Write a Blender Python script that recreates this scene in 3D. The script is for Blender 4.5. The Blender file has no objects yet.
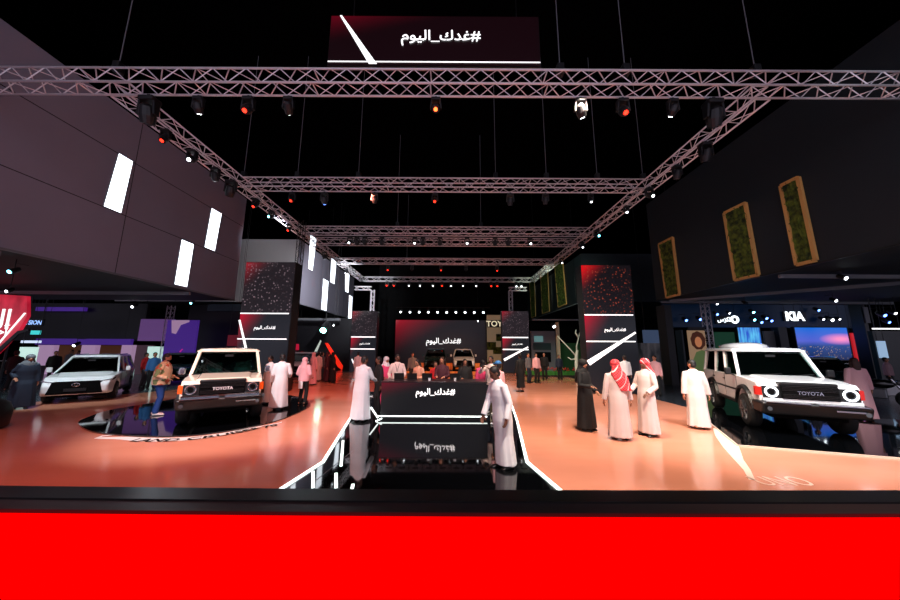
import bpy, bmesh, math, random
from mathutils import Vector, Matrix
R = math.radians
PI = math.pi
random.seed(7)
SC = bpy.context.scene
COL = SC.collection

# ---------------------------------------------------------------- camera, world, exposure
H = 2.0
TILT = R(9.1)
ROLL = R(0.3)
F = 300.0
cam_d = bpy.data.cameras.new('camera')
cam = bpy.data.objects.new('camera', cam_d)
COL.objects.link(cam)
cam_d.sensor_width = 36.0
cam_d.lens = F * 36.0 / 900.0
cam_d.clip_end = 300
cam_d.clip_start = 0.05
CAM_M = Matrix.Translation((0, 0, H)) @ Matrix.Rotation(R(90) + TILT, 4, 'X') @ Matrix.Rotation(ROLL, 4, 'Z')
cam.matrix_world = CAM_M
SC.camera = cam

w = bpy.data.worlds.new('hall_fill')
SC.world = w
w.use_nodes = True
w.node_tree.nodes['Background'].inputs[0].default_value = (0.50, 0.47, 0.60, 1)
w.node_tree.nodes['Background'].inputs[1].default_value = 1.15  # added ambient fill, enters through the open end behind the camera
SC.view_settings.view_transform = 'Standard'
SC.view_settings.look = 'None'
SC.view_settings.exposure = 0.0
SC.view_settings.gamma = 1.0
SC.view_settings.use_curve_mapping = False
SC.cycles.max_bounces = 5
SC.cycles.diffuse_bounces = 2
SC.cycles.glossy_bounces = 3
SC.cycles.sample_clamp_indirect = 4.0


def ray(px, py):
    d = Vector(((px - 450) / F, (300 - py) / F, -1.0))
    return (CAM_M.to_3x3() @ d)


def G(px, py, z=0.0):
    """point of the horizontal plane at height z seen at a pixel"""
    d = ray(px, py)
    t = (z - H) / d.z
    return Vector((d.x * t, d.y * t, z))


def D(px, py, Y):
    d = ray(px, py)
    t = Y / d.y
    return Vector((d.x * t, Y, H + d.z * t))


def WX(px, py, X):
    d = ray(px, py)
    t = X / d.x
    return Vector((X, d.y * t, H + d.z * t))


# ---------------------------------------------------------------- spot lamps that light the hall
def spot(name, loc, target, power, color, size=60, blend=0.6, radius=0.12):
    l = bpy.data.lights.new(name, 'SPOT')
    l.energy = power
    l.color = color
    l.spot_size = R(size)
    l.spot_blend = blend
    l.shadow_soft_size = radius
    o = bpy.data.objects.new(name, l)
    COL.objects.link(o)
    o.location = loc
    o.rotation_euler = (Vector(target) - Vector(loc)).to_track_quat('-Z', 'Y').to_euler()
    return o


WARM = (1.0, 0.80, 0.62)
WHITE = (0.92, 0.96, 1.0)
RED = (1.0, 0.10, 0.05)
LTX = -8.4
# truss lamps, and unseen bodiless spots added for floor, cars, visitors and walls
for (x, y, z, tx, ty, tz, p, c, sz) in [
    (2.5, 2.6, 8.4, 4.5, 6.0, 0, 1500, WARM, 75),
    (6.5, 3.0, 8.4, 7.2, 8.0, 0.6, 1900, WHITE, 55),
    (-6.0, 3.0, 8.4, -5.6, 8.2, 0.8, 2100, WHITE, 40),
    (-3.5, 2.2, 8.4, -4.2, 5.6, 0, 430, (1.0, .21, .13), 80),
    (-6.5, 3.2, 8.4, -8.5, 7.5, 0, 360, (1.0, .19, .14), 75),
    (-0.5, 2.0, 8.4, -1.3, 7.8, 1.0, 1150, (.92, .95, 1), 34),
    (1.4, 1.6, 8.4, 1.0, 5.2, 1.0, 900, (1, .9, .9), 30),
    (3.4, 6.7, 8.4, 4.5, 10.5, 0, 1600, WARM, 75),
    (-3.6, 6.7, 8.4, -4.2, 10.5, 0, 540, (1.0, .28, .18), 75),
    (3.4, 11.6, 8.4, 4.0, 16.5, 0, 1900, WARM, 75),
    (-3.4, 11.6, 8.4, -4.2, 17.5, 0, 1000, (1.0, .22, .14), 75),
    (0.2, 11.6, 8.4, 0.3, 20.5, 0, 1500, (1.0, .42, .12), 60),
    (0.0, 5.0, 8.4, -0.1, 9.6, 1.2, 700, (1.0, .75, .65), 34),
    (-12.8, 9.0, 4.6, -14.2, 12.6, 0.5, 420, (.75, .95, 1.0), 75),
    (-6.8, 21.0, 7.0, -12.5, 32.0, 7.2, 1300, WHITE, 85),  # added spot without a fixture, brightens the rear left wall
    (4.5, 18.0, 8.2, 8.6, 22.6, 0.6, 500, (.85, 1, .8), 40),  # added greenish spot, brightens the plants
    (6.4, 21.0, 7.0, 12.3, 32.0, 6.8, 900, (.8, 1, .75), 70),  # added spot without a fixture, brightens the rear right wall
    (9.5, 3.0, 8.2, 12.3, 9.5, 7.5, 60, (.8, .9, 1.0), 70),
    (LTX, 13.6, 8.2, -15.0, 24.7, 8.6, 900, WHITE, 45),
    (7.5, 4.5, 3.8 + 4.5, 7.6, 7.6, 0.8, 900, WHITE, 45),
]:
    spot('hall_spot', (x, y, z), (tx, ty, tz), p * 2.1, c, sz)


# ---------------------------------------------------------------- materials
def lin(c):
    return tuple((v / 12.92 if v <= 0.04045 else ((v + 0.055) / 1.055) ** 2.4) for v in c[:3]) + (1,)


MATS = {}


def M(name, rgb=(.5, .5, .5), rough=0.5, metal=0.0, emit=None, es=0.0, trans=0.0, coat=0.0, spec=0.5, var=0.0, vscale=8.0):
    """rgb given as display colours 0..255"""
    if name in MATS:
        return MATS[name]
    m = bpy.data.materials.new(name)
    m.use_nodes = True
    nt = m.node_tree
    b = nt.nodes['Principled BSDF']
    c = lin(tuple(v / 255 for v in rgb))
    b.inputs['Base Color'].default_value = c
    b.inputs['Roughness'].default_value = rough
    b.inputs['Metallic'].default_value = metal
    b.inputs['Specular IOR Level'].default_value = spec
    b.inputs['Coat Weight'].default_value = coat
    b.inputs['Transmission Weight'].default_value = trans
    if emit is not None:
        b.inputs['Emission Color'].default_value = lin(tuple(v / 255 for v in emit))
        b.inputs['Emission Strength'].default_value = es
    if var > 0:
        tc = nt.nodes.new('ShaderNodeTexCoord')
        n = nt.nodes.new('ShaderNodeTexNoise')
        n.inputs['Scale'].default_value = vscale
        n.inputs['Detail'].default_value = 4
        nt.links.new(tc.outputs['Object'], n.inputs['Vector'])
        mx = nt.nodes.new('ShaderNodeMix')
        mx.data_type = 'RGBA'
        mx.inputs[6].default_value = tuple(v * (1 - var) for v in c[:3]) + (1,)
        mx.inputs[7].default_value = tuple(min(1, v * (1 + var)) for v in c[:3]) + (1,)
        nt.links.new(n.outputs['Fac'], mx.inputs[0])
        nt.links.new(mx.outputs[2], b.inputs['Base Color'])
    MATS[name] = m
    return m


def nodes(m):
    nt = m.node_tree
    return nt, nt.nodes, nt.links, nt.nodes['Principled BSDF']


M('white_light', (255, 255, 255), .4, emit=(235, 245, 255), es=3.0)
M('strip_light', (255, 255, 255), .4, emit=(235, 255, 250), es=2.2)
M('screen_white', (255, 255, 255), .4, emit=(255, 255, 255), es=1.3)
M('truss', (235, 228, 234), .35, .15, spec=.5)
M('black_metal', (16, 16, 18), .45)
M('lamp_body', (22, 22, 25), .4)
M('black_matte', (7, 7, 8), .9, spec=.1)
M('ceiling', (3, 3, 4), 1.0, spec=0)
M('gloss_black', (5, 6, 8), .045, spec=.55, coat=.3)
M('left_wall', (144, 140, 156), .55, var=.10, vscale=.6)
M('left_wall_far', (190, 188, 190), .55, var=.05, vscale=.6)
M('right_wall', (22, 31, 38), .6, var=.12, vscale=.6)
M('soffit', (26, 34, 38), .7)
M('seam', (25, 20, 26), .8)
M('grey_floor', (88, 104, 110), .22, var=.2, vscale=1.2)
M('dark_floor', (46, 52, 60), .2, var=.3, vscale=1.5)
M('glass_dark', (16, 46, 46), .04, spec=.7, coat=.6)
M('car_white', (236, 236, 238), .22, coat=.8)
M('car_cream', (240, 233, 210), .22, coat=.8)
M('car_teal', (20, 62, 62), .2, coat=.8, metal=.3)
M('car_black', (10, 11, 13), .18, coat=.8)
M('plastic_dark', (13, 14, 15), .42)
M('tyre', (14, 14, 15), .75)
M('rim', (120, 122, 126), .3, .8)
M('chrome', (200, 200, 205), .15, 1.0)
M('amber', (230, 90, 20), .3, emit=(255, 90, 10), es=.25)
M('tail_red', (190, 30, 20), .3, emit=(255, 30, 10), es=.15)
M('lamp_glass', (70, 75, 80), .1, coat=1)
M('ring_light', (255, 255, 255), .4, emit=(235, 248, 255), es=2.5)
M('interior', (30, 28, 28), .8)
M('skin', (176, 120, 92), .55)
M('skin_dark', (110, 70, 52), .55)
M('hair', (18, 13, 12), .6)
M('hair_brown', (58, 30, 20), .6)
M('cloth_white', (232, 230, 232), .85, var=.04, vscale=6)
M('cloth_offwhite', (216, 194, 188), .85, var=.05, vscale=6)
M('cloth_black', (10, 10, 12), .8)
M('cloth_navy', (16, 28, 48), .8)
M('cloth_denim', (28, 70, 140), .8, var=.2, vscale=20)
M('cloth_pink', (226, 70, 120), .8)
M('cloth_palepink', (226, 170, 176), .8)
M('cloth_red', (196, 24, 30), .8)
M('cloth_grey', (90, 92, 98), .8)
M('cloth_blue', (50, 110, 170), .8)
M('cloth_orange', (222, 160, 130), .8)
M('cloth_maroon', (66, 22, 34), .8)
M('shoe_black', (12, 11, 11), .4)
M('shoe_brown', (60, 36, 24), .5)
M('shoe_white', (220, 220, 220), .5)
M('eye', (12, 10, 10), .3)
M('lips', (130, 60, 52), .5)
M('wood_frame', (206, 160, 92), .5)
M('beige', (196, 180, 150), .6)
M('grey_panel', (110, 112, 118), .5)
M('purple_panel', (76, 50, 130), .5, emit=(86, 44, 170), es=.38)
M('purple_pale', (150, 110, 170), .5, emit=(120, 80, 150), es=.35)
M('pale_panel', (190, 170, 190), .5, emit=(190, 150, 190), es=.5)
M('green_panel', (20, 60, 40), .5, emit=(10, 60, 40), es=.5)
M('red_counter', (120, 0, 0), 1.0, emit=(255, 0, 0), es=1.0, spec=0)
M('rim_black', (6, 6, 8), .28)
M('rim_reddened', (34, 22, 24), .35)  # black rim; the red top's reflection is put into this brown


def glass_pane():
    m = M('glass_pane', (16, 46, 46), .04)
    nt = m.node_tree; N = nt.nodes; L = nt.links
    tr = N.new('ShaderNodeBsdfTransparent'); tr.inputs[0].default_value = (.42, .62, .58, 1)
    gl = N.new('ShaderNodeBsdfGlossy'); gl.inputs['Roughness'].default_value = .03
    fr = N.new('ShaderNodeFresnel'); fr.inputs[0].default_value = 1.7
    mx = N.new('ShaderNodeMixShader')
    L.new(fr.outputs[0], mx.inputs[0]); L.new(tr.outputs[0], mx.inputs[1]); L.new(gl.outputs[0], mx.inputs[2])
    L.new(mx.outputs[0], N['Material Output'].inputs['Surface'])


glass_pane()
M('seat_cloth', (96, 100, 104), .8)


def emissive(name, rgb, s):
    return M(name, rgb, .4, emit=rgb, es=s)


def floor_material():
    m = M('salmon_floor', (220, 150, 124), .12, coat=.0, spec=.45)
    nt, N, L, b = nodes(m)
    tc = N.new('ShaderNodeTexCoord')
    mp = N.new('ShaderNodeMapping')
    mp.inputs['Scale'].default_value = (0.35, 0.9, 1)
    n = N.new('ShaderNodeTexNoise')
    n.inputs['Scale'].default_value = 1.6
    n.inputs['Detail'].default_value = 6
    L.new(tc.outputs['Object'], mp.inputs[0])
    L.new(mp.outputs[0], n.inputs['Vector'])
    mx = N.new('ShaderNodeMix')
    mx.data_type = 'RGBA'
    mx.inputs[6].default_value = lin((205 / 255, 128 / 255, 100 / 255))
    mx.inputs[7].default_value = lin((224 / 255, 150 / 255, 122 / 255))
    L.new(n.outputs['Fac'], mx.inputs[0])
    L.new(mx.outputs[2], b.inputs['Base Color'])
    mr = N.new('ShaderNodeMapRange')
    mr.inputs[3].default_value = .08
    mr.inputs[4].default_value = .2
    L.new(n.outputs['Fac'], mr.inputs[0])
    L.new(mr.outputs[0], b.inputs['Roughness'])
    return m


floor_material()


def screen_material(name, base=(20, 17, 20), red=(120, 0, 20), red_amount=1.0, strength=1.0, corner='left'):
    """LED screen showing a near-black picture with a red glow in one top corner (the picture itself)"""
    m = M(name, (6, 6, 7), .3, emit=(0, 0, 0), es=strength)
    nt, N, L, b = nodes(m)
    tc = N.new('ShaderNodeTexCoord')
    sp = N.new('ShaderNodeSeparateXYZ')
    L.new(tc.outputs['Generated'], sp.inputs[0])
    u = N.new('ShaderNodeMath'); u.operation = 'MULTIPLY'; u.inputs[1].default_value = -1.7
    L.new(sp.outputs[0], u.inputs[0])
    ua = N.new('ShaderNodeMath'); ua.operation = 'ADD'; ua.inputs[1].default_value = 0.1
    L.new(u.outputs[0], ua.inputs[0])
    vz = N.new('ShaderNodeMath'); vz.operation = 'MULTIPLY_ADD'; vz.inputs[1].default_value = 1.7; vz.inputs[2].default_value = -.75
    L.new(sp.outputs[2], vz.inputs[0])
    va = N.new('ShaderNodeMath'); va.operation = 'ADD'
    L.new(ua.outputs[0], va.inputs[0]); L.new(vz.outputs[0], va.inputs[1])
    c = N.new('ShaderNodeClamp')
    L.new(va.outputs[0], c.inputs[0])
    pw = N.new('ShaderNodeMath'); pw.operation = 'POWER'; pw.inputs[1].default_value = 2.0
    L.new(c.outputs[0], pw.inputs[0])
    am = N.new('ShaderNodeMath'); am.operation = 'MULTIPLY'; am.inputs[1].default_value = red_amount
    L.new(pw.outputs[0], am.inputs[0])
    mx = N.new('ShaderNodeMix'); mx.data_type = 'RGBA'
    mx.inputs[6].default_value = lin(tuple(v / 255 for v in base))
    mx.inputs[7].default_value = lin(tuple(v / 255 for v in red))
    L.new(am.outputs[0], mx.inputs[0])
    L.new(mx.outputs[2], b.inputs['Emission Color'])
    return m


screen_material('screen_dark', (12, 9, 12), (150, 0, 25), 1.0)
screen_material('screen_top', (20, 4, 8), (95, 4, 22), .9)
screen_material('counter_front', (19, 19, 22), (120, 0, 30), .7)
screen_material('tower_screen', (24, 26, 32), (190, 0, 40), 1.0)


def sparkle_material(name, dot=(120, 90, 100), base=(18, 14, 17), red=(150, 0, 10), amt=1.0):
    m = screen_material(name, base, red, amt)
    nt, N, L, b = nodes(m)
    old = b.inputs['Emission Color'].links[0].from_socket
    tc = N.new('ShaderNodeTexCoord')
    mp = N.new('ShaderNodeMapping'); mp.inputs['Scale'].default_value = (8, 8, 8)
    v = N.new('ShaderNodeTexVoronoi'); v.feature = 'F1'; v.inputs['Scale'].default_value = 1.0
    L.new(tc.outputs['Object'], mp.inputs[0]); L.new(mp.outputs[0], v.inputs['Vector'])
    lt = N.new('ShaderNodeMath'); lt.operation = 'LESS_THAN'; lt.inputs[1].default_value = .28
    L.new(v.outputs['Distance'], lt.inputs[0])
    ml = N.new('ShaderNodeMath'); ml.operation = 'MULTIPLY'
    sc = N.new('ShaderNodeSeparateColor')
    L.new(v.outputs['Color'], sc.inputs[0])
    L.new(lt.outputs[0], ml.inputs[0]); L.new(sc.outputs[0], ml.inputs[1])
    mx = N.new('ShaderNodeMix'); mx.data_type = 'RGBA'
    mx.inputs[7].default_value = lin(tuple(q / 255 for q in dot))
    L.new(ml.outputs[0], mx.inputs[0]); L.new(old, mx.inputs[6])
    L.new(mx.outputs[2], b.inputs['Emission Color'])
    return m


sparkle_material('sparkle_left', (130, 110, 118), (30, 24, 28), (150, 0, 24), 1.0)
sparkle_material('sparkle_right', (150, 60, 40), (16, 10, 14), (210, 0, 10), 1.4)


def moss_material():
    m = M('moss', (40, 60, 14), .95)
    nt, N, L, b = nodes(m)
    tc = N.new('ShaderNodeTexCoord')
    n = N.new('ShaderNodeTexNoise'); n.inputs['Scale'].default_value = 5; n.inputs['Detail'].default_value = 8
    L.new(tc.outputs['Object'], n.inputs['Vector'])
    r = N.new('ShaderNodeValToRGB')
    r.color_ramp.elements[0].position = .35; r.color_ramp.elements[0].color = lin((18 / 255, 34 / 255, 8 / 255))
    r.color_ramp.elements[1].position = .7; r.color_ramp.elements[1].color = lin((104 / 255, 120 / 255, 34 / 255))
    L.new(n.outputs['Fac'], r.inputs[0]); L.new(r.outputs[0], b.inputs['Base Color'])
    return m


moss_material()


def shemagh_material():
    m = M('shemagh', (200, 30, 40), .85)
    nt, N, L, b = nodes(m)
    tc = N.new('ShaderNodeTexCoord')
    ck = N.new('ShaderNodeTexChecker'); ck.inputs['Scale'].default_value = 34
    ck.inputs[1].default_value = lin((.86, .06, .1)); ck.inputs[2].default_value = lin((.86, .35, .38))
    L.new(tc.outputs['Object'], ck.inputs[0])
    w_ = N.new('ShaderNodeTexWave'); w_.inputs['Scale'].default_value = 3.2; w_.inputs['Distortion'].default_value = 2.5
    w_.bands_direction = 'DIAGONAL'
    L.new(tc.outputs['Object'], w_.inputs[0])
    lt = N.new('ShaderNodeMath'); lt.operation = 'GREATER_THAN'; lt.inputs[1].default_value = .975
    L.new(w_.outputs['Fac'], lt.inputs[0])
    mx = N.new('ShaderNodeMix'); mx.data_type = 'RGBA'
    mx.inputs[7].default_value = lin((.95, .85, .85))
    L.new(lt.outputs[0], mx.inputs[0]); L.new(ck.outputs[0], mx.inputs[6])
    L.new(mx.outputs[2], b.inputs['Base Color'])


shemagh_material()


def city_material():
    m = M('city_screen', (5, 5, 8), .3, emit=(0, 0, 0), es=1.2)
    nt, N, L, b = nodes(m)
    tc = N.new('ShaderNodeTexCoord')
    sp = N.new('ShaderNodeSeparateXYZ'); L.new(tc.outputs['Generated'], sp.inputs[0])
    r = N.new('ShaderNodeValToRGB')
    e = r.color_ramp.elements
    e[0].position = 0; e[0].color = lin((.05, .12, .28))
    e[1].position = 1; e[1].color = lin((.05, .38, .78))
    k = e.new(.42); k.color = lin((.12, .25, .5))
    k = e.new(.58); k.color = lin((.3, .35, .75))
    L.new(sp.outputs[2], r.inputs[0])
    # sunset glow, upper right of the picture
    vd = N.new('ShaderNodeVectorMath'); vd.operation = 'DISTANCE'
    mp = N.new('ShaderNodeMapping'); mp.inputs['Scale'].default_value = (1.0, 0, 2.2)
    L.new(tc.outputs['Generated'], mp.inputs[0]); L.new(mp.outputs[0], vd.inputs[0])
    vd.inputs[1].default_value = (.85, 0, 1.42)
    mr = N.new('ShaderNodeMapRange'); mr.inputs[1].default_value = .42; mr.inputs[2].default_value = 0
    L.new(vd.outputs['Value'], mr.inputs[0])
    mx = N.new('ShaderNodeMix'); mx.data_type = 'RGBA'; mx.inputs[7].default_value = lin((1, .55, .72))
    L.new(mr.outputs[0], mx.inputs[0]); L.new(r.outputs[0], mx.inputs[6])
    # city lights in the lower half
    v = N.new('ShaderNodeTexVoronoi'); v.inputs['Scale'].default_value = 9
    L.new(tc.outputs['Object'], v.inputs['Vector'])
    lt = N.new('ShaderNodeMath'); lt.operation = 'LESS_THAN'; lt.inputs[1].default_value = .22
    L.new(v.outputs['Distance'], lt.inputs[0])
    lo = N.new('ShaderNodeMath'); lo.operation = 'LESS_THAN'; lo.inputs[1].default_value = .42
    L.new(sp.outputs[2], lo.inputs[0])
    ml = N.new('ShaderNodeMath'); ml.operation = 'MULTIPLY'
    L.new(lt.outputs[0], ml.inputs[0]); L.new(lo.outputs[0], ml.inputs[1])
    m2 = N.new('ShaderNodeMix'); m2.data_type = 'RGBA'; m2.inputs[7].default_value = lin((.75, .6, .45))
    L.new(ml.outputs[0], m2.inputs[0]); L.new(mx.outputs[2], m2.inputs[6])
    L.new(m2.outputs[2], b.inputs['Emission Color'])
    return m


city_material()


def streak_material(name, c0, c1, s=1.0, scale=5):
    m = M(name, (5, 5, 8), .3, emit=(0, 0, 0), es=s)
    nt, N, L, b = nodes(m)
    tc = N.new('ShaderNodeTexCoord')
    mp = N.new('ShaderNodeMapping'); mp.inputs['Scale'].default_value = (scale, 1, .6)
    n = N.new('ShaderNodeTexNoise'); n.inputs['Scale'].default_value = 1.5; n.inputs['Detail'].default_value = 5
    L.new(tc.outputs['Object'], mp.inputs[0]); L.new(mp.outputs[0], n.inputs['Vector'])
    r = N.new('ShaderNodeValToRGB')
    r.color_ramp.elements[0].position = .38; r.color_ramp.elements[0].color = lin(tuple(v / 255 for v in c0))
    r.color_ramp.elements[1].position = .66; r.color_ramp.elements[1].color = lin(tuple(v / 255 for v in c1))
    L.new(n.outputs['Fac'], r.inputs[0]); L.new(r.outputs[0], b.inputs['Emission Color'])
    return m


streak_material('blue_screen', (20, 60, 190), (90, 190, 235), 1.1)
streak_material('grey_shelves', (16, 18, 22), (66, 62, 66), .8, 2)
streak_material('red_banner', (150, 14, 36), (216, 40, 66), .9, 1)
streak_material('orange_panel', (190, 60, 14), (245, 120, 40), .75, 3)


# ---------------------------------------------------------------- mesh helpers
class MB:
    def __init__(s):
        s.v = []
        s.f = []
        s.T = Matrix.Identity(4)

    def add(s, verts, faces):
        o = len(s.v)
        s.v += [tuple(s.T @ Vector(p)) for p in verts]
        s.f += [tuple(i + o for i in f) for f in faces]
        return s

    def box(s, x0, x1, y0, y1, z0, z1):
        v = [(x, y, z) for z in (z0, z1) for y in (y0, y1) for x in (x0, x1)]
        return s.add(v, [(0, 2, 3, 1), (4, 5, 7, 6), (0, 1, 5, 4), (2, 6, 7, 3), (0, 4, 6, 2), (1, 3, 7, 5)])

    def hexa(s, b, t):
        """8 corners: b four bottom, t four top, same winding (counter clockwise from above)"""
        return s.add(list(b) + list(t), [(3, 2, 1, 0), (4, 5, 6, 7), (0, 1, 5, 4), (1, 2, 6, 5), (2, 3, 7, 6), (3, 0, 4, 7)])

    def loft(s, rings, cap=True):
        n = len(rings[0])
        v = [p for r in rings for p in r]
        f = []
        for k in range(len(rings) - 1):
            for i in range(n):
                j = (i + 1) % n
                f.append((k * n + i, k * n + j, (k + 1) * n + j, (k + 1) * n + i))
        if cap:
            f.append(tuple(reversed(range(n))))
            f.append(tuple((len(rings) - 1) * n + i for i in range(n)))
        return s.add(v, f)

    def tube(s, pts, rad, seg=8, ends=False, flat=1.0):
        pts = [Vector(p) for p in pts]
        if not isinstance(rad, (list, tuple)):
            rad = [rad] * len(pts)
        rings = []
        t0 = (pts[1] - pts[0]).normalized()
        up = Vector((0, 0, 1)) if abs(t0.z) < .9 else Vector((0, 1, 0))
        a = t0.cross(up).normalized()
        P, Rr, Tn = [], [], []
        for i, p in enumerate(pts):
            if i == 0: t = pts[1] - pts[0]
            elif i == len(pts) - 1: t = pts[-1] - pts[-2]
            else: t = (pts[i + 1] - pts[i]).normalized() + (pts[i] - pts[i - 1]).normalized()
            t.normalize()
            P.append(p); Rr.append(rad[i]); Tn.append(t)
        if ends:
            P2, R2, T2 = [], [], []
            for k in (0.98, .7):
                P2.append(P[0] - Tn[0] * Rr[0] * k); R2.append(Rr[0] * math.sqrt(1 - k * k)); T2.append(Tn[0])
            P2 += P; R2 += Rr; T2 += Tn
            for k in (.7, .98):
                P2.append(P[-1] + Tn[-1] * Rr[-1] * k); R2.append(Rr[-1] * math.sqrt(1 - k * k)); T2.append(Tn[-1])
            P, Rr, Tn = P2, R2, T2
        for p, r, t in zip(P, Rr, Tn):
            a = (a - t * a.dot(t)).normalized()
            b = t.cross(a)
            rings.append([p + a * (r * math.cos(2 * PI * i / seg)) + b * (r * flat * math.sin(2 * PI * i / seg)) for i in range(seg)])
        return s.loft(rings)

    def bar(s, a, b, w_, h_=None):
        """square bar"""
        a = Vector(a); b = Vector(b); h_ = h_ or w_
        t = (b - a).normalized()
        up = Vector((0, 0, 1)) if abs(t.z) < .95 else Vector((0, 1, 0))
        x = t.cross(up).normalized() * (w_ / 2)
        y = x.normalized().cross(t) * (h_ / 2)
        return s.loft([[p - x - y, p + x - y, p + x + y, p - x + y] for p in (a, b)])

    def ell(s, c, r, seg=14, rings=9, rot=None):
        c = Vector(c)
        if not isinstance(r, (tuple, list)): r = (r, r, r)
        rr = []
        for k in range(1, rings):
            ph = PI * k / rings
            ring = []
            for i in range(seg):
                th = 2 * PI * i / seg
                p = Vector((r[0] * math.sin(ph) * math.cos(th), r[1] * math.sin(ph) * math.sin(th), -r[2] * math.cos(ph)))
                if rot: p = rot @ p
                ring.append(c + p)
            rr.append(ring)
        return s.loft(rr)

    def prism_x(s, poly, x0, x1):
        """poly of (y,z) extruded along x"""
        n = len(poly)
        v = [(x0, p[0], p[1]) for p in poly] + [(x1, p[0], p[1]) for p in poly]
        f = [(i, (i + 1) % n, n + (i + 1) % n, n + i) for i in range(n)]
        f.append(tuple(reversed(range(n)))); f.append(tuple(n + i for i in range(n)))
        return s.add(v, f)

    def prism_y(s, poly, y0, y1):
        """poly of (x,z) extruded along y"""
        n = len(poly)
        v = [(p[0], y0, p[1]) for p in poly] + [(p[0], y1, p[1]) for p in poly]
        f = [(i, (i + 1) % n, n + (i + 1) % n, n + i) for i in range(n)]
        f.append(tuple(reversed(range(n)))); f.append(tuple(n + i for i in range(n)))
        return s.add(v, f)

    def prism_z(s, poly, z0, z1):
        n = len(poly)
        v = [(p[0], p[1], z0) for p in poly] + [(p[0], p[1], z1) for p in poly]
        f = [(i, (i + 1) % n, n + (i + 1) % n, n + i) for i in range(n)]
        f.append(tuple(reversed(range(n)))); f.append(tuple(n + i for i in range(n)))
        return s.add(v, f)

    def cyl(s, a, b, r, seg=20, r2=None):
        return s.tube([a, b], [r, r if r2 is None else r2], seg)

    def mesh(s, name, smooth=False):
        me = bpy.data.meshes.new(name)
        me.from_pydata(s.v, [], s.f)
        bm = bmesh.new(); bm.from_mesh(me)
        bmesh.ops.recalc_face_normals(bm, faces=bm.faces)
        bm.to_mesh(me); bm.free()
        if smooth:
            me.polygons.foreach_set('use_smooth', [True] * len(me.polygons))
        me.update()
        return me

    def build(s, name, m, parent=None, smooth=False, bevel=0, seg=2, loc=None, rz=None):
        me = s.mesh(name, smooth)
        return put(name, me, m, parent, bevel, seg, loc, rz)


def put(name, me, m, parent=None, bevel=0, seg=2, loc=None, rz=None):
    if isinstance(m, str): m = MATS[m]
    if m is not None and not me.materials: me.materials.append(m)
    o = bpy.data.objects.new(name, me)
    COL.objects.link(o)
    if parent is not None: o.parent = parent
    if loc is not None: o.location = loc
    if rz is not None: o.rotation_euler = (0, 0, rz)
    if bevel:
        b = o.modifiers.new('bevel', 'BEVEL'); b.width = bevel; b.segments = seg; b.limit_method = 'ANGLE'; b.angle_limit = R(35)
    return o


def tag(o, label, cat, group=None, kind=None):
    if label: o['label'] = label
    if cat: o['category'] = cat
    if group: o['group'] = group
    if kind: o['kind'] = kind
    return o


def thing(name, label, cat, loc=(0, 0, 0), rz=0, group=None):
    o = bpy.data.objects.new(name, None)
    o.empty_display_size = .2
    COL.objects.link(o)
    o.location = loc
    o.rotation_euler = (0, 0, rz)
    return tag(o, label, cat, group)


def struct(o):
    o['kind'] = 'structure'
    return o


def copy_thing(o, loc=None, rz=None, label=None, group=None, parent=None):
    c = o.copy(); COL.objects.link(c); c.parent = parent
    if loc is not None: c.location = loc
    if rz is not None: c.rotation_euler = (0, 0, rz)
    if label: c['label'] = label
    if group: c['group'] = group
    for ch in list(o.children):
        copy_thing(ch, parent=c)
    return c


def baked(mb, voxel, smooth=2, name='baked'):
    """union of overlapping volumes as one continuous surface"""
    me = mb.mesh('tmp')
    o = bpy.data.objects.new('tmp', me); COL.objects.link(o)
    r = o.modifiers.new('r', 'REMESH'); r.mode = 'VOXEL'; r.voxel_size = voxel
    if smooth:
        s_ = o.modifiers.new('s', 'SMOOTH'); s_.iterations = smooth; s_.factor = .5
    dg = bpy.context.evaluated_depsgraph_get()
    out = bpy.data.meshes.new_from_object(o.evaluated_get(dg), depsgraph=dg)
    out.name = name
    bpy.data.objects.remove(o); bpy.data.meshes.remove(me)
    out.polygons.foreach_set('use_smooth', [True] * len(out.polygons))
    return out


def text_mesh(txt, size, bold=0.0, extrude=.004, shear=0.0, aspect=1.0):
    """lettering standing in the xz plane, facing -y, centred at the origin, given width or height"""
    c = bpy.data.curves.new('letters', 'FONT')
    c.body = txt; c.size = 1.0; c.align_x = 'CENTER'; c.align_y = 'CENTER'
    c.offset = bold; c.extrude = 0.0; c.shear = shear; c.resolution_u = 3
    o = bpy.data.objects.new('letters', c); COL.objects.link(o)
    dg = bpy.context.evaluated_depsgraph_get(); dg.update()
    me = bpy.data.meshes.new_from_object(o.evaluated_get(dg), depsgraph=dg)
    bpy.data.objects.remove(o)
    xs = [v.co.x for v in me.vertices]; ys = [v.co.y for v in me.vertices]
    if not xs: return me
    cx = (min(xs) + max(xs)) / 2; cy = (min(ys) + max(ys)) / 2
    k = size / (max(xs) - min(xs))
    for v in me.vertices:
        v.co = ((v.co.x - cx) * k, -extrude, (v.co.y - cy) * k * aspect)
    me.materials.clear()
    return me


HASHTAG = '\ufee1\ufeee\ufef4\ufedf\ufe8d_\ufed9\ufeaa\ufecf#'

# ================================================================ THE SETTING
def poly_floor(name, pts, z0, z1, m, parent=None):
    o = MB().prism_z([(p[0], p[1]) for p in pts], z0, z1).build(name, m, parent)
    return struct(o) if parent is None else o


LX, RX = -12.5, 12.3       # faces of the two long upper walls
LT, RT = -8.8, 8.25       # side trusses
# underlying hall floor, neighbouring stands
struct(MB().box(-60, 60, -2, 60, -.06, -.012).build('floor', 'dark_floor'))
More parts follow.
